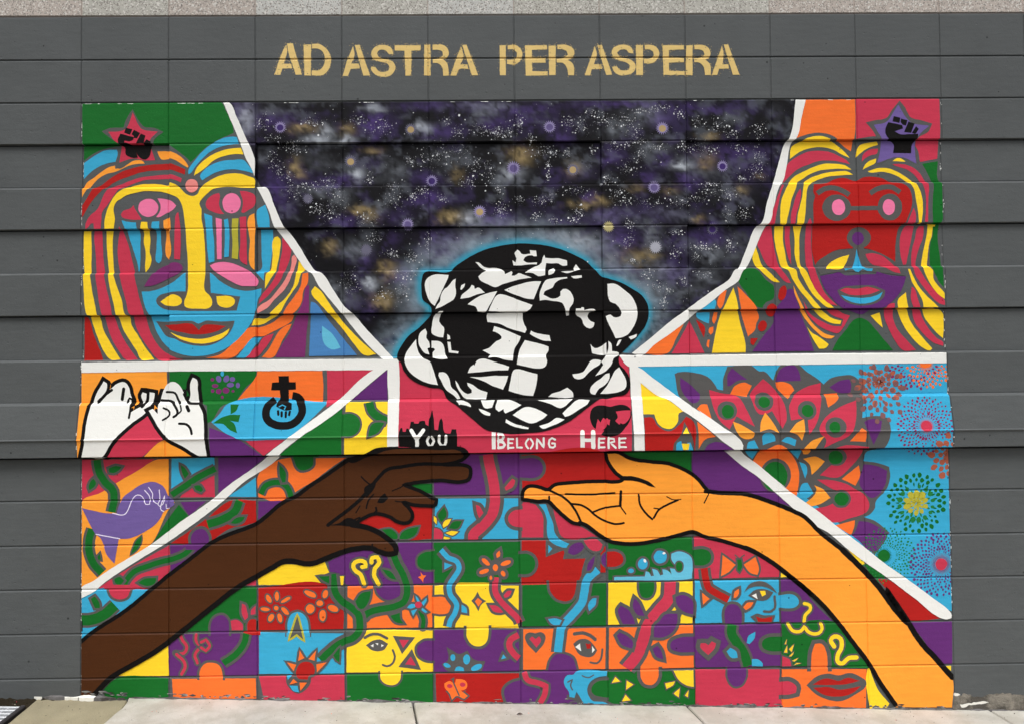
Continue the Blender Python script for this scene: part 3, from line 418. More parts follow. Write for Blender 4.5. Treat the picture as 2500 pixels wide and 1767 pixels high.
ART3 = """> centre_panel|crimson panel below the globe lettered YOU BELONG HERE
@ C
C 92,-90 2325,-120 2345,250 2350,802 780,808 100,812
>> skyline
K 105,745 105,600 120,565 135,565 140,600 170,600 175,570 195,570 200,590 215,505 245,505 248,520 290,522 300,500 350,498 360,530 385,545 390,480 400,460 412,410 418,392 424,410 435,470 445,580 480,585 495,490 510,470 522,500 535,590 545,610 600,615 612,575 655,575 665,660 665,760
>> clasped_hands_emblem
K 1945,440 1965,385 2010,355 2080,352 2140,365 2200,350 2260,345 2310,360 2345,400 2340,480 2290,560 2200,640 2080,645 2050,630 2080,590 2000,575 1960,530
C 2000,575 2020,480 2045,515 2075,470 2095,485 2110,470 2122,485 2140,490 2130,540 2110,530 2100,560 2075,580 2050,600
C 2195,410 2295,400 2340,400 2330,470 2262,530 2240,520 2230,535 2210,520 2190,500 2215,470
* letter
W l36 222,588 275,672
+W l36 337,585 278,672
+W l36 278,650 278,735
W l24 393,650 373,690 397,735
+W l24 420,650 440,690 416,735
W l26 492,640 490,700 510,732 545,728 555,700 558,640
W 997,603 1036,603 1036,765 1000,765
+W l27 1062,620 1098,622 1114,645 1100,674 1062,682
+W l27 1062,692 1108,700 1124,724 1108,746 1062,752
+W l16 1062,612 1062,758
W l20 1158,665 1158,758
+W l18 1158,668 1205,668
+W l16 1158,706 1198,706
+W l18 1158,750 1208,750
W l20 1243,662 1243,750 1290,750
W l18 1352,668 1325,710 1350,758
+W l18 1372,668 1400,710 1374,758
W l20 1435,758 1435,665 1500,750 1500,660
W l20 1608,675 1580,660 1553,680 1548,715 1560,748 1590,752 1608,740 1608,712 1580,712
W l42 1870,605 1876,755
+W l42 1973,605 1978,750
+W l32 1878,682 1972,682
W l20 2032,665 2032,757
+W l18 2032,668 2085,668
+W l16 2032,706 2078,706
+W l18 2032,750 2088,750
W l22 2124,660 2126,758
+W l20 2140,668 2175,672 2180,696 2142,708 2195,757
W l20 2228,662 2228,757
+W l18 2228,668 2290,665
+W l16 2228,706 2280,706
+W l18 2228,750 2295,750
> gesture_panel|orange green and crimson field behind the white hands
@ D
L 60,112 920,100 932,430 760,500 600,600 300,940 25,938 40,600 60,420
E 945,105 1800,95 1780,180 1700,250 1640,330 1590,400 1480,430 1380,580 1340,600 1330,430 1240,400 950,430
O 1810,98 2430,95 2440,240 2438,395 1600,400 1660,320 1740,230 1800,140
B 1530,415 2500,395 2300,600 2100,755 1640,750 1530,700 1430,630 1380,590 1450,520
V 1365,640 1640,750 1880,915 1372,920
C 1720,770 2100,755 1890,915
E 2030,915 2290,700 2630,445 2632,915
C 740,520 820,600 960,755 900,770 680,935 290,940 420,780 600,620
L 710,937 910,770 1000,765 1230,925
C @B 595,1050 1055,1045 950,1110 820,1230 720,1340 600,1410
V @B 1175,1045 1182,1340 830,1338 1000,1200
@ D
>> leaf
E 1560,420 1640,420 1620,480 1565,515
E 1395,600 1480,545 1560,520 1660,520 1645,590 1560,575 1600,600 1640,695 1560,660 1500,610
* white_hand
W/K36 105,945 140,780 150,600 180,430 215,320 290,195 320,215 315,300 370,260 430,215 500,205 540,250 560,330 580,380 572,500 640,460 700,430 665,330 680,300 730,320 740,300 800,310 795,350 770,440 740,490 600,600 500,690 400,800 290,945
+K l27 240,400 300,330 370,280
+K l30 345,215 330,290 240,390
+K l32 490,270 475,370
+K l22 530,400 545,360 570,370 578,410 568,550
+K l30 735,310 720,400 690,440
W/K36 760,480 800,460 850,510 850,440 870,340 920,230 980,200 1040,230 1090,310 1130,390 1150,350 1150,220 1175,160 1215,180 1225,280 1245,410 1290,500 1310,620 1320,750 1340,920 1290,925 1120,830 960,740 860,630 800,540
+K l22 920,300 1000,310 1040,390 1060,410
+K l24 870,380 980,395 1020,440 1045,510 1010,540
+K l19 905,455 960,480 970,520 905,570
+K l16 1070,430 1080,480 1050,510
+K l32 1135,440 1155,480
+K l24 1070,605 1140,610 1180,650 1195,700
+K l24 1090,320 1140,400 1240,410
>> blossom
M e 1395,240,32,20,0
M e 1430,295,28,26,0
M e 1500,285,34,30,0
I e 1430,175,26,34,-15
I e 1505,172,28,36,25
I e 1565,178,28,24,0
B e 1465,122,18,28,0
I e 1545,232,36,24,0
I e 1618,235,22,26,0
M e 1368,180,20,18,0
M e 1370,290,18,18,0
M e 1570,290,16,14,0
M e 1465,350,16,16,0
>> raised_fist_symbol
K 2010,145 2110,145 2112,205 2175,205 2178,275 2110,280 2112,395 2150,410 2150,470 2100,482 2000,440 2010,390 2025,370 2025,285 1942,282 1950,208 2015,205
K l74 1985,375 1925,430 1905,510 1935,580 2000,615 2080,625 2160,610 2220,560 2250,490 2235,410 2195,350 2145,335
K l22 2020,485 2025,518
K l22 2055,495 2058,535
K l22 2095,495 2095,540
K l22 2132,490 2127,522
B l12 2030,440 2060,425 2090,440 2080,465
> vine_panel|light orange field with vines and a violet hand
C 65,965 790,958 640,1060 430,1180 250,1290 60,1375
L 800,965 930,955 930,1370 990,1380 930,1450 750,1785 320,2050 180,2150 55,2235 60,1440 60,1375 250,1290 430,1180 640,1060
B 960,950 1380,940 1385,1010 1170,1110 1060,1190 955,1265
C 1380,1100 1385,1330 1040,1335 1080,1280 1250,1180
V 1420,940 1890,930 1650,1130 1420,1300
B 1510,1325 1640,1240 1790,1135 1795,1328
@ E
V 1045,60 1300,50 1130,190 1080,120
E 940,200 1030,85 1125,195 1000,290 780,440 850,330
* vine
@ D
E/G26 l72 215,965 235,1080 300,1190 370,1260 385,1340 360,1480
E/G26 l72 165,1640 135,1740 135,1860 180,1980 260,2075
E/G24 l60 960,1310 1080,1230 1230,1130 1390,1050
* leaf
E/G24 330,1050 400,1025 460,1035 430,1070 380,1095 340,1090
E/G24 130,1240 150,1180 180,1150 205,1190 190,1230 140,1265
E/G24 1050,1015 1090,1040 1130,1100 1090,1150 1060,1080
E/G22 1180,1220 1240,1215 1270,1260 1250,1280 1200,1260
@ E
E/G20 240,560 250,620 225,620 218,590
E/G14 600,440 655,390 650,450 600,530 550,570
>> violet_hand
@ D
I 65,1440 220,1475 310,1490 410,1490 430,1420 480,1330 560,1270 650,1210 770,1180 870,1220 900,1260 920,1310 980,1370 985,1400 930,1440 880,1470 850,1530 790,1600 700,1660 540,1730 430,1735 385,1980 310,1890 250,1730 200,1690 150,1610 110,1530
J l9 370,1490 490,1500 530,1440 570,1350 620,1310 670,1330 700,1400 740,1400 740,1330 690,1265
J l9 730,1235 770,1300 770,1360 820,1400 840,1360 835,1260
J l9 820,1400 840,1422 870,1400 890,1330
J l9 890,1320 855,1400 855,1460 880,1470
J l8 905,1400 905,1440 930,1440
J l9 205,1692 300,1710 440,1735
> painted_arm_field|red crimson and violet strip under the white diagonal
@ E
R 1540,45 1790,45 1795,250 1700,280 1550,310 1400,400 1340,460 945,460 1100,360 1300,220
C 930,478 925,740 770,870 700,912 215,912 330,830 640,640
V 942,478 1340,470 1130,640 945,750
B 50,1010 160,925 720,918 560,1060 380,1190 220,1300 50,1430
* vine
E/G26 l76 1630,45 1580,150 1450,230 1310,275
E/G24 l52 1165,482 1090,560 980,610 850,640 700,690 580,740 500,830 470,905
E/G24 l100 48,1225 170,1215 290,1160 390,1070
* leaf
E/G24 1540,260 1600,210 1680,200 1660,240 1580,270
E/G22 620,850 680,810 800,800 790,850 700,880
E/G22 385,810 440,790 480,830 440,880 390,850
E/G24 150,1010 190,985 235,1050 240,1100 190,1100
* knob
V/G28 k 1150,460 1150,390 1200,330 1280,325 1320,380 1325,462
C/G24 k 540,925 510,990 430,1015 360,985 330,925
* puzzle_tile
@ D
O 1815,1110 2020,960 @H 190,545 500,540 380,620 200,760 0,890 -100,980 @D 1815,1330
V @D 1815,1370 2050,1365 1900,1480 1812,1550
Y @B 785,1358 1190,1355 @H 912,430 690,498 497,500
@ H
R 580,1190 790,1095 1050,960 1340,1000 1335,1335 980,1340 800,1230
E 1100,815 1240,795 1335,795 1335,895 1240,870
V 1350,500 2190,500 2190,905 1355,905
@ C
R 1290,830 2085,810 2150,940 2260,1060 2290,1080 1950,1120 1640,1130 1540,1160 1300,1210
@ M
E 1100,398 1790,400 1795,600 1650,530 1400,500 1180,450
V 1805,398 2150,400 2300,520 @S 200,260 520,540 @f 1370,1440 1150,1370 870,1290 540,1255 @M 1900,700 1810,620
@ H
B 1365,940 2180,935 2180,1335 1365,1335
@ M
C 135,910 240,910 330,960 345,1050 345,1240 135,1240
C 440,960 560,1070 720,1140 880,1240 530,1235 490,1150
R 135,1270 370,1270 370,1430 560,1360 540,1450 760,1445 725,1560 720,1695 135,1695
* knob
E/G24 k @H 185,540 175,620 90,665 @D 2200,1050 2150,935
E/G18 k @H 480,115 560,110 630,150 650,210 630,280 570,320 480,325
V/G30 k @C 1280,870 1430,865 1490,920 1490,1000 1430,1050 1280,1050
C/G36 k @H 2215,1045 2130,1060 2085,1110 2090,1170 2140,1210 2215,1220
@ H
* vine
E/G22 l52 @D 1840,1300 1880,1220 1970,1185 2060,1200 2110,1260 2130,1325
E/G20 l75 @B 1010,1360 1035,1440 1100,1500 1195,1545
C/G38 l100 @H 1880,505 1900,620 1935,760 1950,900 1950,1000 1920,1100 1820,1220 1740,1300 1740,1345
@ M
B/G28 300,915 370,915 400,1000 440,1100 460,1200 510,1260 620,1310 600,1335 480,1320 400,1260 380,1180 380,1080 350,980
@ H
* leaf
E/G24 @D 2020,1010 2050,1040 2080,1090 2075,1180 2045,1185 2020,1100
E/G20 760,210 840,190 880,200 820,290 730,330 740,260
E/G18 850,1245 940,1240 1000,1290 1010,1335 960,1335
E/G18 1210,1215 1180,1290 1100,1335 1020,1335 1040,1280 1100,1240
C/G34 1765,1000 1795,1010 1840,1080 1800,1130 1780,1090
C/G30 2120,740 2150,760 2130,820 2060,860 2045,830
>> flower
E/G18 1395,1110 1455,1020 1480,1100 1430,1170
E/G18 1500,1230 1540,1170 1630,1160 1590,1230
Y/G10 1357,1110 1380,1130 1380,1190 1357,1160
Y/G12 1440,1200 1470,1150 1525,1140 1490,1200 1450,1225
Y/G12 1470,1275 1530,1255 1595,1265 1540,1300
C/G14 1357,1230 1410,1240 1445,1280 1440,1335 1357,1335
Y/G10 1455,1310 1520,1325 1500,1335 1450,1335
* puzzle_tile
@ F
V/G12 1350,490 2070,475 2080,530 2150,540 2210,590 2230,660 2200,730 2150,770 2080,775 2075,820 1350,830 1345,765 1280,750 1225,690 1230,640 1270,600 1345,590
Y 1340,500 1345,825 900,830 1130,680
E 760,1010 920,850 1340,845 1340,995 1000,1015
O 1370,850 2055,840 2060,1003 1380,1010
@ E
C 1640,870 1790,780 1790,870
E 1040,1335 1300,1150 1610,895 1795,888 1797,1310
@ J
Y 55,345 55,270 150,215 280,150 400,145 550,165 700,120 745,220 690,240 600,250 680,340
V @H 330,1560 500,1480 760,1430 1010,1490 1010,1370 1340,1370 @J 1755,320 920,340 830,230 750,215 735,130
R 55,375 760,360 885,590 885,775 55,790
O 925,355 1180,350 1550,345 1745,345 1745,750 925,765
C 60,1245 900,1225 905,1490 500,1480 300,1485 110,1485
B 60,810 890,815 900,1210 60,1220
+B/G22 340,830 345,690 390,620 460,610 520,660 550,800 550,830
+B 330,812 560,812 560,850 330,850
Y 920,815 1060,790 1750,780 1755,1185 920,1200
E 925,1220 1755,1205 1755,1500 930,1500
Y 1765,345 2425,340 2550,600 2590,755 1765,755
@ N
Y 700,340 868,340 868,620 760,480
V 45,775 870,768 880,1180 45,1185
R 60,1205 875,1195 880,1470 700,1480 550,1495 250,1480 70,1480
E 35,-70 880,-80 880,310 45,315
E 905,335 1725,320 1725,740 905,740
O 915,765 1725,755 1720,1155 915,1160
V 910,1180 1430,1180 1330,1250 1450,1500 1300,1510 905,1500
E 1745,1185 2735,1180 2740,1535 2400,1540 1800,1540 1750,1490
Y 1745,320 2570,310 2570,715 1745,725
O 1755,755 2575,735 2585,1145 1755,1160
E 1740,-90 2560,-120 2560,290 1745,290
@ P
C 780,75 960,80 1200,180 1400,270 1560,350 1615,410 1615,470 785,485
B 790,505 1610,500 1620,905 795,915
V 1630,500 1720,495 2000,770 2150,910 1640,915
Y 1630,430 1690,470 1630,475
V 790,935 1635,925 1640,1330 800,1345
E 1645,930 2180,920 2330,1100 2420,1250 2560,1360 1650,1335
C 800,1365 1630,1365 1640,1650 1700,1780 805,1760
O 1650,1365 @R 1055,760 1055,1075 380,1065 375,1040 372,757
@ R
Y 1065,760 1075,750 1150,930 1240,1040 1215,1080 1085,1090
V 1395,395 1740,390 1745,725 1660,720 1500,520
Y 1690,740 1735,738 1735,780
@ S
R 1345,1220 1440,1225 1700,1400 1990,1600 1900,1610 1640,1612 1500,1400
E 1215,1080 1250,1060 1330,1120 1430,1190 1320,1210
Y 1020,900 1090,940 1200,1010 1210,1070 1180,1080
* knob
@ J
V/G22 k 1190,352 1220,430 1300,485 1380,470 1450,420 1480,346
E/G20 k 1758,10 1650,30 1600,80 1610,160 1670,190 1758,190
O/G22 k 1750,455 1860,455 1925,500 1925,590 1860,620 1750,615
V/G24 k 1762,880 1660,890 1600,950 1610,1020 1680,1070 1762,1080
Y/G20 k 1445,1185 1440,1260 1400,1310 1300,1310 1250,1260 1245,1190
@ E
V/G24 k 1340,1360 1345,1240 1390,1180 1460,1165 1510,1210 1520,1360
R/G20 k 1705,1310 1710,1230 1750,1200 1792,1205 1792,1310
@ F
O/G20 k 1595,850 1600,780 1640,725 1700,715 1760,740 1780,790 1785,850
@ N
E/G30 k 870,40 960,40 1020,90 1025,160 980,220 870,230
Y/G28 k 575,735 570,850 540,910 480,935 410,915 365,850 360,740
V/G28 k 900,1260 800,1290 735,1350 735,1420 780,1500 900,1500
R/G26 k 1435,300 1415,420 1380,480 1320,495 1240,470 1180,400 1165,300
R/G26 k 1725,20 1820,20 1880,60 1885,120 1820,160 1725,165
V/G24 k 1160,1165 1180,1080 1240,1010 1320,1010 1400,1050 1440,1165
E/G24 k 2190,300 2190,400 2150,460 2080,460 2050,400 2045,300
O/G34 k 2240,1145 2235,1250 2190,1310 2120,1310 2070,1250 2065,1145
E/G26 k 1750,1270 1650,1280 1590,1340 1600,1400 1680,1430 1750,1440
@ P
E/G30 k 775,205 880,200 940,240 940,310 890,350 775,350
B/G30 k 1615,650 1740,640 1800,680 1810,730 1760,770 1620,770
V/G34 k 785,1045 640,1055 560,1100 560,1160 620,1190 785,1195
E/G34 k 1640,1050 1520,1055 1460,1090 1460,1150 1520,1185 1640,1190
V/G20 k 1300,1340 1295,1450 1250,1520 1180,1530 1120,1450 1115,1345
V/G28 k 1090,925 1085,800 1120,740 1200,740 1245,800 1250,925
O/G40 k 1940,1380 1945,1200 1975,1120 2040,1120 2080,1180 2105,1380
C/G36 k @R 355,860 440,860 490,900 485,950 420,965 355,965
* vine
@ J
E/G34 l62 1360,35 1400,130 1450,220 1490,320 1500,420 1470,500 1380,550 1250,575 1130,610 1075,660
E/G34 l66 780,235 790,330 810,420 870,500 960,560 1030,630 1045,720 1040,790 980,860 880,900 780,970 665,1080
B/G34 l50 1825,0 1900,75 1980,110 2005,170 1960,260 1910,340 1920,430 1980,520 1970,600 1920,690 1905,745
E/G24 l40 1630,600 1660,680 1655,750
@ N
C/G30 l58 645,260 640,400 700,500 780,580 860,660 880,700
C/G26 l60 870,820 790,870 780,930 820,1000 875,1050
B/G30 l80 1640,190 1540,280 1510,400 1490,500 1380,640 1290,740 1270,850 1255,990
C/G36 l110 2350,310 2330,480 2230,600 2140,720 2080,900 2030,1020 1930,1150
C/G24 l54 925,1185 960,1260 1060,1290 1140,1320 1130,1400 1080,1500
@ P
R/G28 l66 880,385 895,480 930,580 1010,630 1120,690
E/G24 l90 1160,930 1150,1000 1200,1100 1260,1180 1320,1330
@ F
E/G22 l50 1980,480 1960,560 1890,650 1790,720
C/G16 l24 1440,490 1460,540 1492,590 1470,640 1400,640
C/G16 l24 1410,650 1470,710 1480,750 1450,810
C/G16 l22 1570,490 1570,540 1610,590 1560,650 1580,720
C/G14 l22 1610,595 1650,620 1680,580 1650,530 1610,550
* leaf
@ J
E/G22 1000,500 1060,420 1150,400 1140,470 1080,570 1040,570
E/G22 1255,185 1340,210 1400,290 1330,270
E/G22 1340,640 1430,610 1440,680 1470,715 1390,700
E/G20 640,258 745,255 745,330 690,300
E/G18 790,1030 855,950 850,1100 820,1080
B/G22 1860,120 1940,145 1860,190
B/G22 2030,525 2080,560 2085,610 2030,600
@ N
C/G24 720,440 760,390 800,390 780,440 735,460
C/G24 580,530 660,540 720,600 670,605 620,590
B/G24 1560,590 1545,540 1590,470 1630,465 1620,530
B/G22 1155,665 1240,660 1290,680 1270,725 1200,720
V/G30 1840,580 1870,540 1940,580 1990,660 2010,720 1890,720
V/G30 1985,540 2000,470 2040,510 2080,590 2100,640 2030,630
V/G30 1830,830 1860,800 1940,840 1990,900 1980,960 1880,920
V/G30 2180,960 2230,930 2270,990 2285,1065 2220,1040
V/G26 2340,740 2420,610 2440,620 2380,740
B/G24 700,1060 720,1010 750,1045
V/G22 1330,5 1480,-10 1420,50 1340,60
@ P
V/G30 600,660 680,640 770,700 775,830 680,800 620,740
V/G30 440,900 500,830 620,820 620,900 580,990 480,1050 390,1050 400,940
O/G24 860,620 935,680 870,735
O/G24 1170,670 1180,610 1220,585 1220,630 1190,670
O/G24 1265,765 1300,720 1365,715 1340,760 1290,790
B 1300,1110 1320,1040 1385,1000 1380,1060 1330,1120
B/G34 1105,1190 1140,1155 1200,1190 1215,1250 1160,1255
B 1355,1265 1410,1265 1462,1310 1462,1335 1355,1332
@ E
C/G24 1650,1050 1680,1060 1700,1120 1710,1180 1680,1210 1650,1150
C/G20 1740,1120 1785,1070 1785,1150 1740,1160
C/G14 1540,1220 1600,1210 1655,1250 1660,1310 1550,1310
@ M
V/G24 590,1390 600,1340 680,1290 760,1300 720,1370 640,1410
C/G24 740,1270 870,1262 925,1310 900,1365 830,1370 770,1320
V/G24 770,1560 790,1480 850,1420 840,1490 800,1560
V/G10 960,1380 920,1420 920,1490 960,1530
B/G20 395,1315 435,1350 395,1395
"""
